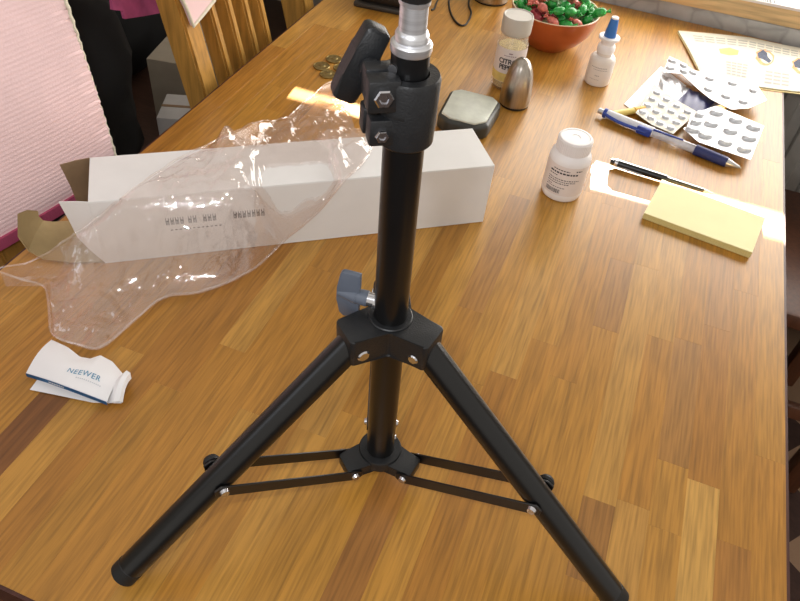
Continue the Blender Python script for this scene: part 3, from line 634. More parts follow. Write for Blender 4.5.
# spice jar
SJ = (-0.1575, 0.950, 0)
sj = thing('spice_jar', 'glass citrus pepper jar with a grey cap standing behind the steel dome', 'jar', SJ)
bm = bmesh.new(); lathe(bm, T(SJ), [(0, 0.0015), (0.017, 0.0), (0.0195, 0.002), (0.0208, 0.006), (0.0208, 0.064), (0.0190, 0.071), (0.0188, 0.078), (0, 0.078)], 40); part('glass_body', bm, M['glass'], sj)
bm = bmesh.new(); lathe(bm, T(SJ), [(0, 0.004), (0.018, 0.004), (0.0190, 0.007), (0.0190, 0.060), (0, 0.061)], 32); part('pepper', bm, M['spice'], sj)
a = face_cam(SJ)
bm = bmesh.new(); lathe(bm, T(SJ), [(0.02095, 0.014), (0.02105, 0.014), (0.02105, 0.062), (0.02095, 0.062)], 40, a - 1.9, a + 1.9); lb = part('label', bm, M['label'], sj)
part('lettering', wrapped('CITRON', 0.0095, SJ, 0.02105, 0.0415, a + 0.05, 0.92, 0.0003), M['ink'], lb); part('lettering', wrapped('PEPPAR', 0.0095, SJ, 0.02105, 0.0330, a + 0.06, 0.92, 0.0003), M['ink'], lb)
bm = bmesh.new(); dash(bm, SJ, 0.02105, 0.0555, a - 0.12, a + 0.12, 0.0016)
for k in range(6): dash(bm, SJ, 0.02105, 0.0522, a - 0.42 + k * 0.14, a - 0.32 + k * 0.14, 0.0010)
part('small_print', bm, mat('plum_ink', (150, 120, 128), 0.6), lb)
bm = bmesh.new(); lathe(bm, T(SJ), [(0.02102, 0.0145), (0.02112, 0.0145), (0.02112, 0.027), (0.02102, 0.027)], 40, a - 1.85, a + 1.85); part('lemon_band', bm, M['yellowfoot'], lb)
bm = bmesh.new(); lathe(bm, T(SJ), [(0, 0.0785), (0.0196, 0.0785), (0.0202, 0.0795), (0.0205, 0.083), (0.0207, 0.1005), (0.0198, 0.1025), (0.0188, 0.1025), (0.0178, 0.1016), (0, 0.1016)], 48); part('cap', bm, M['capgrey'], sj)
# steel dome
SD = (-0.1325, 0.905, 0)
sdm = thing('steel_dome', 'brushed steel egg-topped shaker standing in front of the citrus pepper jar', 'shaker', SD)
bm = bmesh.new(); lathe(bm, T(SD), [(0, 0.003), (0.0200, 0.003), (0.0209, 0.0036), (0.0211, 0.010), (0.0206, 0.022), (0.0192, 0.035), (0.0168, 0.047), (0.0132, 0.0575), (0.0092, 0.0635), (0.0050, 0.0665), (0, 0.0675)], 48); part('shell', bm, M['steel'], sdm)
bm = bmesh.new(); lathe(bm, T(SD), [(0, 0), (0.0196, 0), (0.0202, 0.001), (0.0200, 0.0032), (0, 0.0032)], 40); part('foot_ring', bm, M['rubber'], sdm, 'black foot ring')
bm = bmesh.new()
for k in range(7):
    t = k * PI / 3; q = (0.0028 * math.cos(t), 0.0028 * math.sin(t)) if k < 6 else (0, 0); cyl(bm, (SD[0] + q[0], SD[1] + q[1], 0.0660), (SD[0] + q[0], SD[1] + q[1], 0.0677 if k == 6 else 0.0673), 0.0006, n=8)
part('shaker_holes', bm, M['rubber'], sdm)
# flat dark case with frosted lid
CS = (-0.1765, 0.8295, 0); csm = frame(CS, (1, 0.03, 0))
cs = thing('plastic_case', 'flat dark case with a pale frosted lid between the clamp and the steel dome', 'case', CS)
bm = bmesh.new(); prism(bm, csm, [(-0.034, -0.034), (-0.018, -0.046), (0.020, -0.046), (0.034, -0.032), (0.036, 0.030), (0.024, 0.040), (-0.026, 0.040), (-0.036, 0.030)], 0, 0.0215, 0.0055, 3); part('case_body', bm, M['case'], cs)
bm = bmesh.new(); prism(bm, csm, [(-0.029, -0.033), (-0.016, -0.041), (0.017, -0.041), (0.029, -0.028), (0.031, 0.026), (0.022, 0.035), (-0.022, 0.035), (-0.031, 0.026)], 0.0205, 0.0240, 0.0016, 2); part('lid', bm, M['caselid'], cs, 'pale frosted lid')

# ------------------------------------------------------------------ bowl of wrapped sweets
BO = Vector((-0.131, 1.112, 0)); bo = thing('bowl', 'round orange-brown bowl with a cream lining, full of wrapped sweets', 'bowl', tuple(BO))
bm = bmesh.new(); lathe(bm, T(BO), [(0, 0.002), (0.026, 0.002), (0.027, 0.0), (0.030, 0.0), (0.034, 0.004), (0.049, 0.0155), (0.060, 0.030), (0.0655, 0.046), (0.0675, 0.0585), (0.0668, 0.0592)], 64); part('outer_shell', bm, M['bowl'], bo)
bm = bmesh.new(); lathe(bm, T(BO), [(0.0670, 0.0590), (0.0664, 0.0600), (0.0652, 0.0596), (0.0635, 0.046), (0.058, 0.031), (0.047, 0.0175), (0.030, 0.0075), (0, 0.0055)], 64); part('lining', bm, M['bowlin'], bo, 'cream glazed lining')
def candy(seed):
    b = bmesh.new(); r = random.Random(seed)
    L, R = r.uniform(0.0075, 0.0100), r.uniform(0.0056, 0.0070)
    n = 12; prof = [(-L - 0.006, 1.0), (-L - 0.004, 0.62), (-L, 0.26), (-L * 0.8, 0.72), (-L * 0.4, 1.0), (0, 1.06), (L * 0.4, 1.0), (L * 0.8, 0.72), (L, 0.26), (L + 0.004, 0.62), (L + 0.006, 1.0)]
    rings = []
    for x, k in prof:
        fl = abs(x) > L * 1.05; ring = []
        for i in range(n):
            a = 2 * PI * i / n; f = 1.0 if not fl else (0.35 if i % 2 else 1.0)
            rr = R * k * f * (1 + r.uniform(-0.06, 0.06)); ring.append(b.verts.new((x + (r.uniform(-0.0008, 0.0008) if fl else 0), rr * math.cos(a), rr * math.sin(a) * (0.5 if fl else 0.9))))
        rings.append(ring)
    for A, B in zip(rings, rings[1:]):
        for i in range(n): b.faces.new((A[i], A[(i + 1) % n], B[(i + 1) % n], B[i]))
    b.faces.new(rings[0][::-1]); b.faces.new(rings[-1]); return b
cmesh = {}
for k, nm in enumerate(('green', 'palegreen', 'pink', 'red')):
    cmesh[nm] = [finish(candy(k * 10 + j), 'candy', M[nm], 50) for j in range(3)]
CL = {'green': 'bright green foil-wrapped sweet in the orange bowl', 'palegreen': 'pale green-wrapped sweet in the orange bowl', 'pink': 'salmon pink wrapped sweet in the orange bowl', 'red': 'dark red wrapped sweet in the orange bowl'}
rc = random.Random(21)
def put_candy(kind, p, e, label=None):
    o = bpy.data.objects.new('candy', rc.choice(cmesh[kind])); COL.objects.link(o); o.location = BO + Vector(p); o.rotation_euler = e
    return tag(o, label or CL[kind], 'candy', 'wrapped sweets in the bowl' if label is None else None)
KINDS = ['green'] * 6 + ['palegreen'] * 2 + ['pink'] * 2 + ['red'] * 2
CANDY = []
for z, rad, n in ((0.044, 0.046, 13), (0.057, 0.053, 15), (0.058, 0.036, 11), (0.060, 0.018, 6), (0.070, 0.042, 12), (0.073, 0.024, 8), (0.076, 0.006, 2), (0.083, 0.022, 5)):
    for k in range(n):
        a = 2 * PI * (k + rc.uniform(-0.15, 0.15)) / n + z * 40
        kd_ = rc.choice(KINDS); CANDY.append((kd_, put_candy(kd_, (rad * math.cos(a), rad * math.sin(a), z + rc.uniform(-0.002, 0.002)), (rc.uniform(-0.5, 0.5), rc.uniform(-0.6, 0.6), a + PI / 2 + rc.uniform(-0.8, 0.8)))))
put_candy('green', (0.066, -0.006, 0.0685), (0.1, -0.25, 0.25), 'bright green sweet sticking out over the right rim of the orange bowl')
ORD = ['first', 'second', 'third', 'fourth', 'fifth', 'sixth', 'seventh', 'eighth', 'ninth', 'tenth', 'eleventh', 'twelfth', 'thirteenth', 'fourteenth', 'fifteenth', 'sixteenth', 'seventeenth', 'eighteenth', 'nineteenth']
def ordinal(n): return ORD[n] if n < 19 else {1: 'twenty-', 2: 'thirty-', 3: 'forty-', 4: 'fifty-'}[(n + 1) // 10 - 1] + ORD[(n + 1) % 10 - 1] if (n + 1) % 10 else {1: 'twentieth', 2: 'thirtieth', 3: 'fortieth', 4: 'fiftieth'}[(n + 1) // 10 - 1]
for kd_, nm in (('green', 'bright green'), ('palegreen', 'pale green'), ('pink', 'salmon pink'), ('red', 'dark red')):
    for n, o in enumerate(sorted((o for k, o in CANDY if k == kd_), key=lambda o: (o.location - cam.matrix_world.translation).dot(Vector(rows_cam[0])) / (o.location - cam.matrix_world.translation).dot(-Vector(rows_cam[2])))):
        o['label'] = '%s from the left of the %s wrapped sweets in the orange bowl' % (ordinal(n), nm)

# ------------------------------------------------------------------ nasal spray bottle with blue cap
GB = (-0.0385, 1.029, 0); gb = thing('spray_bottle', 'small milky nasal spray bottle with a tall blue cap beside the orange bowl', 'bottle', GB)
bm = bmesh.new(); lathe(bm, T(GB), [(0, 0.0004), (0.0165, 0.0), (0.0180, 0.0015), (0.0183, 0.004), (0.0183, 0.036), (0.0165, 0.0400), (0.0150, 0.0415), (0.0112, 0.0425), (0.0108, 0.0470), (0, 0.0470)], 40); body = part('bottle_body', bm, M['milky'], gb)
bm = bmesh.new(); lathe(bm, T(GB), [(0.0100, 0.0470), (0.0122, 0.0475), (0.0126, 0.0500), (0.0126, 0.0550), (0.0112, 0.0580), (0.0100, 0.0590), (0.0098, 0.0655), (0.0148, 0.0665), (0.0150, 0.0690), (0.0140, 0.0700), (0, 0.0700)], 40); part('spray_collar', bm, M['whiteplastic'], gb)
bm = bmesh.new(); lathe(bm, T(GB), [(0, 0.0695), (0.0084, 0.0695), (0.0086, 0.0702), (0.0054, 0.0945), (0.0050, 0.0950), (0, 0.0950)], 32); bc = part('cap', bm, M['bluecap'], gb, 'tall blue cap')
bm = bmesh.new(); lathe(bm, T(GB), [(0, 0.0949), (0.0051, 0.0949), (0.0051, 0.0968), (0.0042, 0.0972), (0, 0.0970)], 24); part('cap_tip', bm, M['whiteplastic'], bc, 'white tip')
a = face_cam(GB); bm = bmesh.new()
for z, x0, x1, h in ((0.0285, -0.7, 0.5, 0.0014), (0.0255, -0.5, 0.6, 0.0010), (0.0165, -0.25, 0.05, 0.0016), (0.0110, -0.6, 0.1, 0.0008)):
    t = x0
    while t < x1: dash(bm, GB, 0.0183, z, a + t, a + t + 0.09, h); t += 0.13
part('label_print', bm, mat('grey_print', (176, 166, 162), 0.7), body)

# ------------------------------------------------------------------ white pill bottle
PB = (-0.0305, 0.733, 0); pb = thing('pill_bottle', 'white pill bottle with a ridged cap and printed label standing at the sun patch', 'bottle', PB)
bm = bmesh.new(); lathe(bm, T(PB), [(0, 0.001), (0.019, 0.0), (0.0222, 0.0016), (0.0236, 0.005), (0.0238, 0.008), (0.0238, 0.050), (0.0226, 0.0555), (0.0195, 0.0592), (0.0186, 0.0605), (0, 0.0605)], 56); body = part('bottle_body', bm, M['whiteplastic'], pb)
a = face_cam(PB)
bm = bmesh.new(); lathe(bm, T(PB), [(0.02388, 0.0105), (0.02396, 0.0105), (0.02396, 0.0490), (0.02388, 0.0490)], 56, a - 2.2, a + 2.2); lb = part('label', bm, M['label'], pb)
def cap_ring(r0, z): return [(r0 + 0, z)]
bm = bmesh.new(); lathe(bm, T(PB), [(0, 0.0595), (0.0188, 0.0595), (0.0192, 0.0600), (0.0192, 0.0742), (0.0180, 0.0760), (0.0160, 0.0762), (0.0152, 0.0756), (0.0050, 0.0756), (0.0046, 0.0752), (0, 0.0752)], 56); cp = part('screw_cap', bm, M['whiteplastic'], pb)
bm = bmesh.new()
for k in range(48): t = 2 * PI * k / 48; box(bm, T((PB[0] + 0.0192 * math.cos(t), PB[1] + 0.0192 * math.sin(t), 0.0605)) @ Matrix.Rotation(t, 4, 'Z'), 0.0010, 0.0012, 0.0138)
rg = part('ridges', bm, M['whiteplastic'], cp); rg['kind'] = 'stuff'
bm = bmesh.new(); rq = random.Random(5)
def line(z, x0, x1, h, w=(0.04, 0.11)):
    t = x0
    while t < x1: q = rq.uniform(*w); dash(bm, PB, 0.02396, z, a + t, a + min(t + q, x1), h); t += q + 0.035
line(0.0432, -0.62, 0.20, 0.0013); line(0.0440, 0.50, 0.80, 0.0014); line(0.0390, -0.78, 0.62, 0.0021, (0.08, 0.2)); line(0.0358, -0.78, -0.35, 0.0012)
for k, z in enumerate((0.0312, 0.0285, 0.0258)): line(z, -0.80, (0.75, 0.60, 0.3)[k], 0.0011)
line(0.0228, -0.80, -0.5, 0.0010); line(0.0205, -0.80, 0.15, 0.0009)
t = -0.80
while t < -0.05: q = rq.choice((0.012, 0.02, 0.034)); dash(bm, PB, 0.02396, 0.0132, a + t, a + t + q, 0.0052); t += q + rq.choice((0.012, 0.02))
part('label_print', bm, M['ink'], lb)

# ------------------------------------------------------------------ newspaper
npq = [[(0.0571,1.2733), (0.1734, 1.3140), (0.2540, 1.3200), (0.330, 1.330)], [(0.1070,1.1270), (0.1664,1.1310), (0.2510,1.1540), (0.325,1.172)]]
nw = thing('newspaper', 'folded cream newspaper page with two small pictures lying over the table corner', 'newspaper', (0.19, 1.23, 0))
def news_pt(u, v): p = along([(x, y, 0) for x, y in npq[0]], u).lerp(along([(x, y, 0) for x, y in npq[1]], u), v); return Vector((p.x, min(p.y, 1.3275), 0.0032 + 0.0022 * math.sin(2.2 * u + 1) * math.sin(PI * v) + 0.0006 * math.sin(9 * u)))
for k, nm in enumerate(('lower_page', 'upper_page')):
    bm = bmesh.new(); sheet(bm, [[news_pt(u / 30, v / 10) + Vector((0, -0.0035 * (1 - k), -0.0019 * (1 - k))) for u in range(31)] for v in range(11)], 0.0010); pg = part(nm, bm, M['news'] if k else mat('yellowed_newsprint', (226, 208, 150), 0.75), nw)
def news_poly(name, uv, m, lift=0.0002):
    b = bmesh.new(); c = sum((Vector(q) for q in uv), Vector((0, 0))) / len(uv); vs = [b.verts.new(news_pt(*q) + Vector((0, 0, lift))) for q in uv]; cv = b.verts.new(news_pt(*c) + Vector((0, 0, lift)))
    for i in range(len(vs)): b.faces.new((vs[i], vs[(i + 1) % len(vs)], cv))
    part(name, b, m, pg)
def uvrect(u0, u1, v0, v1, k=0.0): return [(u0, v0), ((u0 + u1) / 2, v0), (u1, v0 + k), (u1, v1 + k), ((u0 + u1) / 2, v1), (u0, v1)]
news_poly('yellow_patch', [(0.175, 0.38), (0.235, 0.32), (0.285, 0.36), (0.28, 0.46), (0.23, 0.50), (0.18, 0.48)], M['yellowink'])
bm = bmesh.new()
for i in range(5):
    for j in range(4):
        u, v = 0.21 + j * 0.036, 0.63 + i * 0.055; vs = [bm.verts.new(news_pt(*q) + Vector((0, 0, 0.0002))) for q in ((u, v), (u + 0.03, v), (u + 0.03, v + 0.03), (u, v + 0.03))]; bm.faces.new(vs)
for i in range(3):
    for j in range(16):
        u, v = 0.06 + j * 0.055, 0.10 + i * 0.06; vs = [bm.verts.new(news_pt(*q) + Vector((0, 0, 0.0002))) for q in ((u, v), (u + 0.045, v), (u + 0.045, v + 0.03), (u, v + 0.03))]; bm.faces.new(vs)
for i in range(4):
    for j in range(3):
        u, v = 0.46 + j * 0.05, 0.68 + i * 0.07; vs = [bm.verts.new(news_pt(*q) + Vector((0, 0, 0.0002))) for q in ((u, v), (u + 0.042, v), (u + 0.042, v + 0.035), (u, v + 0.035))]; bm.faces.new(vs)
part('text_columns', bm, M['newsgrey'], pg)['kind'] = 'stuff'
for u0, v0 in ((0.445, 0.40), (0.675, 0.46)):
    n = 16; news_poly('picture_ring', [(u0 + 0.058 * math.cos(2 * PI * k / n) * (1 + 0.12 * math.sin(3 * k)), v0 + 0.19 * math.sin(2 * PI * k / n)) for k in range(n)], M['orangeink'], 0.0002)
    news_poly('picture_ground', [(u0 + 0.01 + 0.040 * math.cos(2 * PI * k / n), v0 + 0.01 + 0.130 * math.sin(2 * PI * k / n)) for k in range(n)], M['news'], 0.0003)
    news_poly('picture_figure', [(u0 - 0.050, v0 - 0.05), (u0 - 0.015, v0 - 0.16), (u0 + 0.012, v0 - 0.10), (u0 + 0.016, v0 - 0.02), (u0 + 0.042, v0 + 0.06), (u0 + 0.030, v0 + 0.12), (u0 - 0.012, v0 + 0.06), (u0 - 0.04, v0 + 0.05)], M['darkblueink'], 0.0004)

# ------------------------------------------------------------------ blister packs, wrapped packet and card
def quad_sheet(pts, nu, nv, th, zf=None):
    """pts: near edge list and far edge list"""
    near, far = pts; rows = []
    for v in range(nv + 1):
        row = []
        for u in range(nu + 1):
            p = along(near, u / nu).lerp(along(far, u / nu), v / nv)
            if zf: p = p + Vector((0, 0, zf(u / nu, v / nv)))
            row.append(p)
        rows.append(row)
    return rows
def pocket(b, c, nx, ny, nz, rx, ry, h):
    """a moulded dome with a rim round it"""
    n = 14; prev = None; nx = Vector(nx).normalized(); ny = Vector(ny).normalized(); nz = Vector(nz)
    for k, z in ((1.18, 0.0001), (1.0, 0.0003), (0.92, 0.55), (0.72, 0.9), (0.35, 1.0)):
        ring = [b.verts.new(c + nx * rx * k * math.cos(2 * PI * i / n) + ny * ry * k * math.sin(2 * PI * i / n) + nz * h * z) for i in range(n)]
        if prev:
            for i in range(n): b.faces.new((prev[i], prev[(i + 1) % n], ring[(i + 1) % n], ring[i]))
        prev = ring
    b.faces.new(prev)
def blister(name, label, near, far, m, rows, cols, rx, ry, h, zf=None, skip=(), loc=None, u0=0.1, u1=0.9, v0=0.25, v1=0.75, rot=0.0):
    t = thing(name, label, 'blister pack', loc, 0, None)
    b = bmesh.new(); g = quad_sheet((near, far), 24, 10, 0, zf); sheet(b, g, 0.0005); part('foil_sheet', b, m, t)
    def P(u, v):
        p = along(near, u).lerp(along(far, u), v); return p + Vector((0, 0, zf(u, v) if zf else 0))
    for i in range(cols):
        for j in range(rows):
            if (i, j) in skip: continue
            u = u0 + (u1 - u0) * (i / max(1, cols - 1)); v = v0 + (v1 - v0) * (j / max(1, rows - 1)); c = P(u, v) + Vector((0, 0, 0.0001))
            dx = P(min(1, u + 0.02), v) - P(max(0, u - 0.02), v); dy = P(u, min(1, v + 0.05)) - P(u, max(0, v - 0.05)); dx.normalize(); dy = (dy - dx * dy.dot(dx)).normalized()
            if rot: dx, dy = dx * math.cos(rot) + dy * math.sin(rot), dy * math.cos(rot) - dx * math.sin(rot)
            nz = dx.cross(dy); nz = nz if nz.z > 0 else -nz
            b = bmesh.new(); pocket(b, c, dx, dy, nz, rx, ry, h); part('pocket', b, M['pocket'], t)
    return t
bm = bmesh.new(); sheet(bm, quad_sheet(([(0.0095,0.9818,0.0011), (0.045, 0.952, 0.0011)], [(0.0454,1.1302,0.0011), (0.088, 1.085, 0.0011)]), 6, 6, 0), 0.0004)
solo('paper_card', bm, M['paper'], (0.045, 1.03, 0), 'plain white card lying under the blister packs', 'card')
wr = thing('wrapped_packet', 'shiny cellophane packet, silver with a navy blue end, between the blister packs', 'packet', (0.095, 1.045, 0.002))
wz = lambda u, v: 0.0045 * math.sin(PI * max(0.02, min(0.98, u))) * (0.4 + 0.6 * math.sin(PI * v)) + 0.001 * math.sin(19 * u + 8 * v)
WN, WF = [(0.0477,1.0245,0.0022), (0.0744,1.0123,0.0022)], [(0.0496,1.0995,0.0022), (0.0933,1.0744,0.0022)]
bm = bmesh.new(); sheet(bm, quad_sheet((WN, WF), 14, 10, 0, wz), 0.0006); part('silver_half', bm, M['silverwrap'], wr, 'crinkled silver half')
WN2, WF2 = [(0.0744,1.0123,0.0022), (0.1100, 1.000, 0.0022)], [(0.0933,1.0744,0.0022), (0.132,1.0530,0.0022)]
bm = bmesh.new(); sheet(bm, quad_sheet((WN2, WF2), 14, 10, 0, wz), 0.0006); part('navy_half', bm, M['navy'], wr, 'navy blue half')
WN3, WF3 = [(0.1101, 0.9998, 0.0022), (0.130, 0.992, 0.0022)], [(0.1321,1.0528,0.0022), (0.152,1.0430,0.0022)]
bm = bmesh.new(); sheet(bm, quad_sheet((WN3, WF3), 10, 8, 0, lambda u, v: 0.0012 * math.sin(25 * v)), 0.0004); part('clear_end', bm, M['silverwrap'], wr)
blister('blister_pack', 'long curled white blister pack with one emptied row, nearest the newspaper',
    [(0.0503,1.0907,0.0085), (0.0768, 1.098, 0.010), (0.1009,1.0630,0.0135), (0.1241,1.0400,0.0130), (0.1528,1.0220,0.012), (0.1744,1.0340,0.013)],
    [(0.0531,1.1500,0.0085), (0.0740, 1.1380, 0.0095), (0.0916,1.1228,0.0115), (0.128, 1.1230, 0.0130), (0.1791,1.1305,0.0135), (0.1980,1.0690,0.0145)],
    M['foil'], 2, 6, 0.0072, 0.0056, 0.0034, lambda u, v: 0.002 * math.sin(7 * u + 1), ((2, 0),), (0.12, 1.08, 0.008), 0.06, 0.86, 0.28, 0.76)
blister('blister_pack', 'dull grey blister pack with small round dents under the blue pen',
    [(0.0277,0.9508,0.0085), (0.052, 0.9300, 0.0088), (0.0820,0.9190,0.0095)], [(0.0420,1.0459,0.0090), (0.075, 1.018, 0.0092), (0.1080, 0.9960, 0.0095)],
    M['oldfoil'], 4, 4, 0.0058, 0.0058, 0.0026, None, (), (0.065, 0.975, 0.008), 0.14, 0.86, 0.14, 0.84)
blister('blister_pack', 'white blister pack of large capsules lying uppermost, next to the table edge',
    [(0.0960,0.9285,0.0135), (0.1140,0.9073,0.0140), (0.1480, 0.9020, 0.014), (0.1808,0.8968,0.0140)], [(0.1000, 0.9760, 0.0140), (0.1300,1.0170,0.0145), (0.165, 1.0060, 0.0145), (0.1960,0.9945,0.0145)],
    M['foil'], 3, 4, 0.0100, 0.0064, 0.0046, None, (), (0.145, 0.955, 0.013), 0.13, 0.88, 0.18, 0.82, 0.5)
# yellow marker, its end and its cap
ym = thing('yellow_marker', 'short yellow marker half hidden behind the blue pen', 'marker', (0.012, 0.95, 0))
yd = Vector((0.0426, 0.0414, 0)).normalized(); y0 = Vector((-0.0060, 0.9317, 0.0052))
bm = bmesh.new(); cyl(bm, y0, y0 + yd * 0.043, 0.0046, n=20, bev=0.0008); part('barrel', bm, mat('pale_yellow', (226, 200, 110), 0.4), ym)
bm = bmesh.new(); cyl(bm, y0 + yd * 0.0425, y0 + yd * 0.062, 0.0050, 0.0046, n=20, bev=0.001); part('cap', bm, M['yellow'], ym, 'deep yellow cap')
bm = bmesh.new(); cyl(bm, y0 - yd * 0.006, y0 + yd * 0.001, 0.0030, 0.0042, 16); part('end_plug', bm, M['yellow'], ym)
bm = bmesh.new(); box(bm, frame((0.1385, 1.0255, 0.0062), (0.6, 0.75, 0)) , 0.016, 0.011, 0.005, 0.0015); solo('yellow_clip', bm, M['yellow'], (0.1385, 1.0255, 0.006), 'small orange-yellow clip peeping out between two white blister packs', 'clip')

# ------------------------------------------------------------------ pens
def pen_axis(p, q): p, q = Vector(p), Vector(q); return p, (q - p).normalized(), (q - p).length
p, d, L = pen_axis((-0.0207, 0.9330, 0.0078), (0.1728, 0.8835, 0.0066)); pz = Vector((0, 0, 1))
bp = thing('ballpoint_pen', 'blue and white click ballpoint pen lying across the blister packs', 'pen', tuple(p + d * L / 2 - pz * 0.0074))
def seg(a, b, r0, r1, m, nm, lab=None, n=24, bev=0.0004): bm = bmesh.new(); cyl(bm, p + d * L * a, p + d * L * b, r0, r1, n, bev); return part(nm, bm, m, bp, lab)
seg(0.0, 0.045, 0.0036, 0.0036, M['silver'], 'click_button'); seg(0.04, 0.40, 0.0060, 0.0064, M['penwhite'], 'upper_barrel'); seg(0.40, 0.70, 0.0060, 0.0058, M['clear'], 'clear_barrel'); seg(0.05, 0.93, 0.0018, 0.0018, M['penwhite'], 'refill')
seg(0.042, 0.066, 0.0066, 0.0066, M['penblue'], 'button_ring', 'dark blue ring'); seg(0.69, 0.905, 0.0070, 0.0066, M['pengrip'], 'grip', 'dark blue rubber grip'); seg(0.90, 0.985, 0.0058, 0.0020, M['silver'], 'tip'); seg(0.98, 1.0, 0.0010, 0.0006, M['silver'], 'point')
sdv = d.cross(pz).normalized()
bm = bmesh.new(); tube(bm, spline([p + d * L * 0.05 + sdv * 0.0060 + pz * 0.002, p + d * L * 0.16 + sdv * 0.0090, p + d * L * 0.28 + sdv * 0.0085, p + d * L * 0.36 + sdv * 0.0075], 5), [0.0022] * 15 + [0.002], 8); part('clip_arm', bm, M['penblue'], bp, 'blue clip arm')
bm = bmesh.new(); box(bm, frame(p + d * L * 0.345 + sdv * 0.0045 - pz * 0.0055, d), L * 0.10, 0.009, 0.0112, 0.002); part('clip_block', bm, M['penblue'], bp, 'blue clip block')
bm = bmesh.new(); cyl(bm, p + d * L * 0.40 + sdv * 0.003 + pz * 0.0056, p + d * L * 0.60 + sdv * 0.001 + pz * 0.0064, 0.0017, 0.0012, 10); part('clip_tongue', bm, M['penblue'], bp, 'blue clip tongue')
p, d, L = pen_axis((0.0150, 0.8190, 0.0056), (0.1440, 0.8110, 0.0046))
bp = thing('black_pen', 'slim black pen tucked behind the yellow pad in the strip of sunlight', 'pen', tuple(p + d * L / 2 - pz * 0.005))
seg(0.0, 0.04, 0.0036, 0.0042, M['blackpaint'], 'end_cap'); seg(0.04, 0.075, 0.0048, 0.0048, M['silver'], 'ring', 'silver ring'); seg(0.07, 0.55, 0.0048, 0.0044, M['blackpaint'], 'barrel'); seg(0.55, 0.90, 0.0030, 0.0026, M['rubber'], 'front_section'); seg(0.90, 1.0, 0.0024, 0.0006, M['silver'], 'tip')
bm = bmesh.new(); cyl(bm, p + d * L * 0.04 - Vector((0, 0.0035, 0.0015)), p + d * L * 0.32 - Vector((0, 0.0052, 0.0022)), 0.0011, n=10); part('clip_arm', bm, M['silver'], bp, 'silver clip')

# ------------------------------------------------------------------ yellow note pad
PD = [(0.0680, 0.7265), (0.1895, 0.7095), (0.2020, 0.7825), (0.0800, 0.8050)]
nt_ = thing('note_pad', 'long pale yellow note pad lying at the right edge of the table', 'note pad', (0.134, 0.752, 0))
bm = bmesh.new(); prism(bm, Matrix.Identity(4), PD, 0.0003, 0.0078, 0.0003, 1); part('page_block', bm, M['padside'], nt_)
bm = bmesh.new(); rows = []
for v in range(5):
    rows.append([Vector((*PD[0], 0)).lerp(Vector((*PD[1], 0)), u / 10).lerp(Vector((*PD[3], 0)).lerp(Vector((*PD[2], 0)), u / 10), v / 4) + Vector((0, 0, 0.0084 + 0.0006 * (u / 10) ** 2)) for u in range(11)])
sheet(bm, rows, 0.0004); part('top_sheet', bm, M['pad'], nt_)
bm = bmesh.new()
for k in range(4):
    q = [Vector((*PD[i], 0)) for i in range(4)]; z = 0.0015 + k * 0.0016
    for a_, b_ in ((0, 1), (3, 0)):
        e = q[b_] - q[a_]; nrm = Vector((e.y, -e.x, 0)).normalized(); prism(bm, frame(q[a_] + nrm * 0.00005, e), [(0.001, 0), (e.length - 0.001, 0), (e.length - 0.001, 0.0001), (0.001, 0.0001)], z, z + 0.0002)
pl = part('page_edges', bm, mat('page_line', (188, 166, 92), 0.8), nt_)  # thin darker yellow lines between the sheets

# ------------------------------------------------------------------ wooden tray with a printed pack on the sill
tr = thing('wooden_tray', 'pale wooden tray standing on the grey window sill', 'tray', (0.2, 1.40, 0.0262))
trf = frame((0.2, 1.336, 0.0262), (1, 0.045, 0))
bm = bmesh.new(); box(bm, trf @ T((0, 0.0, 0)), 0.50, 0.012, 0.028, 0.0015); part('front_board', bm, M['tray'], tr)
bm = bmesh.new(); box(bm, trf @ T((0, 0.16, 0)), 0.50, 0.012, 0.028, 0.0015); part('back_board', bm, M['tray'], tr)
for x in (-0.244, 0.244):
    bm = bmesh.new(); box(bm, trf @ T((x, 0.08, 0)), 0.012, 0.147, 0.028, 0.0015); part('end_board', bm, M['tray'], tr)
bm = bmesh.new(); box(bm, trf @ T((0, 0.08, 0.0)), 0.475, 0.147, 0.006); part('bottom_board', bm, M['tray'], tr)
pk = thing('printed_pack', 'white carton with a barcode and black dot lying across the wooden tray', 'carton', (0.235, 1.395, 0.0545))
pkf = frame((0.235, 1.396, 0.0543), (1, 0.06, 0))
bm = bmesh.new(); box(bm, pkf, 0.21, 0.135, 0.005, 0.001); part('carton', bm, M['label'], pk)
bm = bmesh.new(); rq = random.Random(9); x = -0.070
while x < -0.045: wq = rq.choice((0.0008, 0.0014, 0.0022)); box(bm, pkf @ T((x, -0.0585, 0.0050)), wq, 0.014, 0.0002); x += wq + rq.choice((0.0008, 0.0014))
part('barcode', bm, M['ink'], pk)
bm = bmesh.new(); lathe(bm, pkf @ T((-0.020, -0.056, 0.0050)), [(0, 0), (0.0022, 0), (0.0022, 0.0002), (0, 0.0002)], 16); part('printed_dot', bm, M['ink'], pk)

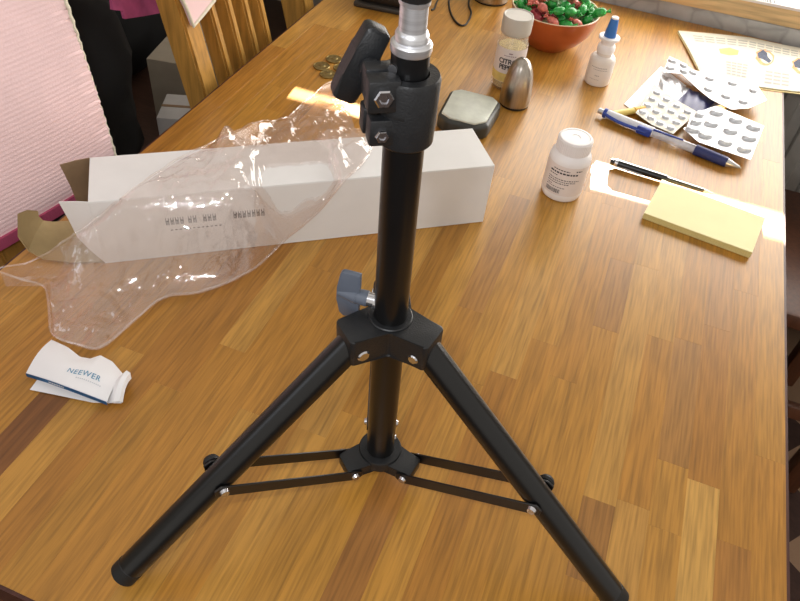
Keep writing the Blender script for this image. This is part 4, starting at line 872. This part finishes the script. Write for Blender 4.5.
# ------------------------------------------------------------------ chairs
def chair(name, label, slats=True):
    """local: origin on the floor below the front face of the back; back runs along +Y, reclines to -X, seat to +X"""
    t = thing(name, label, 'chair'); W_ = 0.34; rc_ = 0.21
    def P(y, z): return Vector((-rc_ * (z - 0.45), y, z))
    def bar(y0, y1, z0, z1, dx0, dx1):
        b = bmesh.new(); vs = []
        for z in (z0, z1):
            for x, y in ((dx0, y0), (dx1, y0), (dx1, y1), (dx0, y1)): vs.append(b.verts.new(P(y, z) + Vector((x, 0, 0))))
        for f in ((0, 3, 2, 1), (4, 5, 6, 7), (0, 1, 5, 4), (1, 2, 6, 5), (2, 3, 7, 6), (3, 0, 4, 7)): b.faces.new([vs[i] for i in f])
        bmesh.ops.bevel(b, geom=list(b.edges), offset=0.003, segments=2, affect='EDGES'); return b
    part('back_post', bar(0, 0.034, 0.40, 1.08, -0.036, 0.0), M['chair'], t, local=True); part('back_post', bar(W_ - 0.034, W_, 0.40, 1.08, -0.045, 0.0), M['chair'], t, local=True)
    part('top_rail', bar(0.034, W_ - 0.034, 1.0, 1.07, -0.035, -0.010), M['chair'], t, local=True); part('lower_rail', bar(0.034, W_ - 0.034, 0.53, 0.57, -0.035, -0.010), M['chair'], t, local=True)
    for k in range(4): part('slat', bar(0.072 + k * 0.0395, 0.086 + k * 0.0395, 0.57, 1.0, -0.034, -0.008), M['chair'], t, local=True)
    bm = bmesh.new(); box(bm, T((0.20, W_ / 2, 0.425)), 0.40, W_ + 0.04, 0.03, 0.006); part('seat', bm, M['chair'], t, local=True)
    for x, y in ((-0.012, 0.02), (-0.012, W_ - 0.02), (0.37, 0.01), (0.37, W_ - 0.01)):
        bm = bmesh.new(); box(bm, T((x, y, 0.0)), 0.036, 0.036, 0.424, 0.004); part('leg', bm, M['chair'], t, local=True)
    for y in (0.015, W_ - 0.015):
        bm = bmesh.new(); box(bm, T((0.18, y, 0.20)), 0.34, 0.018, 0.03, 0.003); part('stretcher', bm, M['chair'], t, local=True)
    return t
ch2 = chair('wooden_chair', 'slatted pine chair pushed under the left side of the table, its slats in view'); ch2.location = (-0.467, 0.752, FZ)
ch1 = copy_tree(ch2); ch1.location = (-0.578, 0.10, FZ); tag(ch1, 'pine chair at the near left, its back hidden under pale pink cloth'); ch1.rotation_euler = (0, 0, -0.172)
ch3 = copy_tree(ch2); ch3.location = (0.55, 1.36, FZ + 0.0083); tag(ch3, 'chair toned dark for shade, half seen beyond the right edge of the table'); ch3.rotation_euler = (0, 0, PI)
for c_ in ch3.children:
    c_.data = c_.data.copy(); c_.data.materials[0] = M['shadedchair']  # shade beside the table put into a darker wood colour
# pink woven cloth over the near chair
cl = thing('pink_cloth', 'pale pink ribbed woven cloth with a raspberry hem hung over the near chair', 'cloth', (-0.55, 0.4, 0.1))
C0_ = Vector((-0.5346, 0.5694, -0.03)); cdv = Vector((-0.0282, -0.162, 0)).normalized(); cuv = Vector((-0.0293, 0.010, 0.1963)).normalized()
cn = cdv.cross(cuv).normalized(); cn = cn if cn.x > 0 else -cn
CWD, CHT = 0.44, 0.40; NR = 264
rows = []
for i in range(NR + 1):
    h = CHT * i / NR; rib = 0.00045 * math.sin(i / NR * CHT / 0.0047 * 2 * PI); row = []
    for j in range(21):
        s = CWD * j / 20 if j else 0.0012 * math.sin(h / 0.011 * 2 * PI)
        row.append(C0_ + cdv * s + cuv * h + cn * (rib + 0.004 * math.sin(s * 17 + h * 9) + 0.003 * math.sin(h * 23 - s * 8)))
    rows.append(row)
bm = bmesh.new(); A = [[bm.verts.new(q) for q in r] for r in rows]; Bq = [[bm.verts.new(q - cn * 0.004) for q in r] for r in rows]
for i in range(NR):
    for j in range(20): bm.faces.new((A[i][j], A[i][j + 1], A[i + 1][j + 1], A[i + 1][j])); bm.faces.new((Bq[i][j], Bq[i + 1][j], Bq[i + 1][j + 1], Bq[i][j + 1]))
    for j in (0, 20): bm.faces.new((A[i][j], A[i + 1][j], Bq[i + 1][j], Bq[i][j]))
part('woven_panel', bm, M['cloth'], cl, sharp=80)
bm = bmesh.new(); tube(bm, [C0_ - cdv * 0.001 + cuv * (0.4 * k / 120) + cn * (0.001 + 0.0006 * math.sin(k * 1.7)) - cdv * 0.0006 * math.cos(k * 1.7) for k in range(121)], 0.0022, 8); part('crochet_edge', bm, M['edging'], cl, 'white crocheted edge')
bm = bmesh.new()
rows = [[C0_ + cdv * (CWD * j / 20) + cuv * hh + cn * (0.0015 + 0.004 * math.sin(CWD * j / 20 * 17)) for j in range(21)] for hh in (-0.010, -0.004, 0.002)]
A = [[bm.verts.new(q) for q in r] for r in rows]; Bq = [[bm.verts.new(q - cn * 0.006) for q in r] for r in rows]
for i in range(2):
    for j in range(20): bm.faces.new((A[i][j], A[i][j + 1], A[i + 1][j + 1], A[i + 1][j])); bm.faces.new((Bq[i][j], Bq[i + 1][j], Bq[i + 1][j + 1], Bq[i][j + 1]))
for j in range(20):
    for i in (0, 2): bm.faces.new((A[i][j], A[i][j + 1], Bq[i][j + 1], Bq[i][j]))
for i in range(2):
    for j in (0, 20): bm.faces.new((A[i][j], A[i + 1][j], Bq[i + 1][j], Bq[i][j]))
part('hem', bm, M['hem'], cl, 'raspberry pink hem')
# magenta cloth hung over the slatted chair
mc = thing('magenta_cloth', 'magenta and pale pink cloth hung over the top of the slatted chair', 'cloth', (-0.62, 0.80, 0.2))
def panel(pts, m, nm, lab=None, th=(-0.004, 0, 0)):
    b = bmesh.new(); A = [b.verts.new(q) for q in pts]; Bq = [b.verts.new(Vector(q) + Vector(th)) for q in pts]; n = len(pts); b.faces.new(A); b.faces.new(Bq[::-1])
    for i in range(n): b.faces.new((A[i], A[(i + 1) % n], Bq[(i + 1) % n], Bq[i]))
    return part(nm, b, m, mc, lab)
FT = [(-0.5454,0.7528,0.1068),(-0.5426,0.7565,0.0935),(-0.5377,0.7597,0.0700),(-0.5388,0.7863,0.0754),(-0.5403,0.8170,0.0823)]
BK = [(-0.6122,0.7063,0.1058),(-0.6101,0.7021,0.0955),(-0.6086,0.7179,0.0887),(-0.6067,0.7165,0.0795),(-0.6047,0.7529,0.0699),(-0.6026,0.7945,0.0600),(-0.6084,0.7964,0.0875)]
def up_to(q, c, z): return (c - 0.21 * z, q[1] + (0.12 if c > -0.55 else 0.0) * 0, z)
panel(FT + [(-0.523 - 0.21 * 0.335, FT[-1][1] + 0.03, 0.335), (-0.523 - 0.21 * 0.335, FT[0][1] - 0.005, 0.335)], M['cloth'], 'front_corner', 'pale pink corner')
panel(BK + [(-0.590 - 0.21 * 0.335, BK[-1][1] + 0.02, 0.335), (-0.590 - 0.21 * 0.335, BK[0][1] + 0.01, 0.335)], M['magenta'], 'rear_panel')
panel([(-0.519 - 0.21 * 0.335, FT[0][1] - 0.005, 0.334), (-0.519 - 0.21 * 0.335, FT[-1][1] + 0.03, 0.334), (-0.594 - 0.21 * 0.335, BK[-1][1] + 0.02, 0.334), (-0.594 - 0.21 * 0.335, BK[0][1] + 0.01, 0.334)], M['magenta'], 'top_fold', None, (0, 0, 0.004))
bm = bmesh.new(); tube(bm, [Vector(q) + Vector((0.001, 0, 0)) for q in FT], 0.0022, 8); part('crochet_edge', bm, M['edging'], mc, 'white crocheted edge')
# black jacket, cartons and the bench they stand on
bn = thing('bench', 'low wooden bench behind the chairs at the left of the table', 'bench', (-0.90, 0.95, FZ))
bm = bmesh.new(); box(bm, T((-0.86, 0.95, -0.275)), 0.54, 1.2, 0.025, 0.004); part('bench_top', bm, M['floor'], bn)
for x in (-1.11, -0.69):
    for y in (0.40, 1.50):
        bm = bmesh.new(); box(bm, T((x, y, FZ)), 0.05, 0.05, -0.275 - FZ, 0.004); part('leg', bm, M['floor'], bn)
bm = bmesh.new(); bmesh.ops.create_uvsphere(bm, u_segments=48, v_segments=32, radius=1.0)
for v in bm.verts:
    n_ = v.co.copy(); k = (abs(n_.x) ** 4 + abs(n_.y) ** 4 + abs(n_.z) ** 4) ** -0.25
    q = Vector((n_.x * k * 0.105, n_.y * k * 0.140, n_.z * k * 0.165)); q += n_ * (0.016 * noise.noise(n_ * 2.2) + 0.008 * (1 - abs(noise.noise(n_ * 5.0)) * 2))
    v.co = Vector((-0.780, 0.680, -0.085)) + q; v.co.z = max(v.co.z, -0.2496)
solo('black_jacket', bm, M['blackcloth'], (-0.78, 0.735, -0.25), 'black jacket heaped behind the pale pink cloth', 'jacket', sharp=80)
def carton(name, f, sx, sy, sz, m, label):
    t = thing(name, label, 'carton', tuple(f.translation)); b = bmesh.new(); box(b, f, sx, sy, sz, 0.002); part('carton', b, m, t)
    b = bmesh.new(); box(b, f @ T((0, 0, sz)), sx * 0.98, 0.006, 0.0008); part('lid_seam', b, M['browncard'], t)
carton('grey_carton', frame((-0.735, 1.05, -0.2498), (1, 0.2, 0)), 0.12, 0.18, 0.130, M['greycard'], 'dull grey carton standing between the black jacket and the slatted chair')
carton('white_carton', frame((-0.652, 0.862, -0.2498), (0.9, 0.35, 0)), 0.062, 0.075, 0.118, M['greywhite'], 'small white carton standing in front of the dull grey carton')
bm = bmesh.new(); bmesh.ops.create_uvsphere(bm, u_segments=40, v_segments=28, radius=1.0)
for v in bm.verts:
    n_ = v.co.copy(); k = (abs(n_.x) ** 5 + abs(n_.y) ** 5 + abs(n_.z) ** 5) ** -0.2
    q = Vector((n_.x * k * 0.10, n_.y * k * 0.15, n_.z * k * 0.17)) + n_ * 0.012 * noise.noise(n_ * 2.7)
    v.co = Vector((-0.98, 1.12, -0.08)) + q; v.co.z = max(v.co.z, -0.2496)
solo('black_bag', bm, M['blackcloth'], (-0.98, 1.12, -0.25), 'black fabric bag standing behind the dull grey carton', 'bag', sharp=80)
# patterned rug on the floor to the right
bm = bmesh.new(); box(bm, T((0.75, 0.9, FZ + 0.0002)), 0.9, 1.3, 0.008, 0.003); solo('rug', bm, M['rug'], (0.75, 0.9, FZ), 'dark rug with a pale lozenge pattern on the floor right of the table', 'rug')
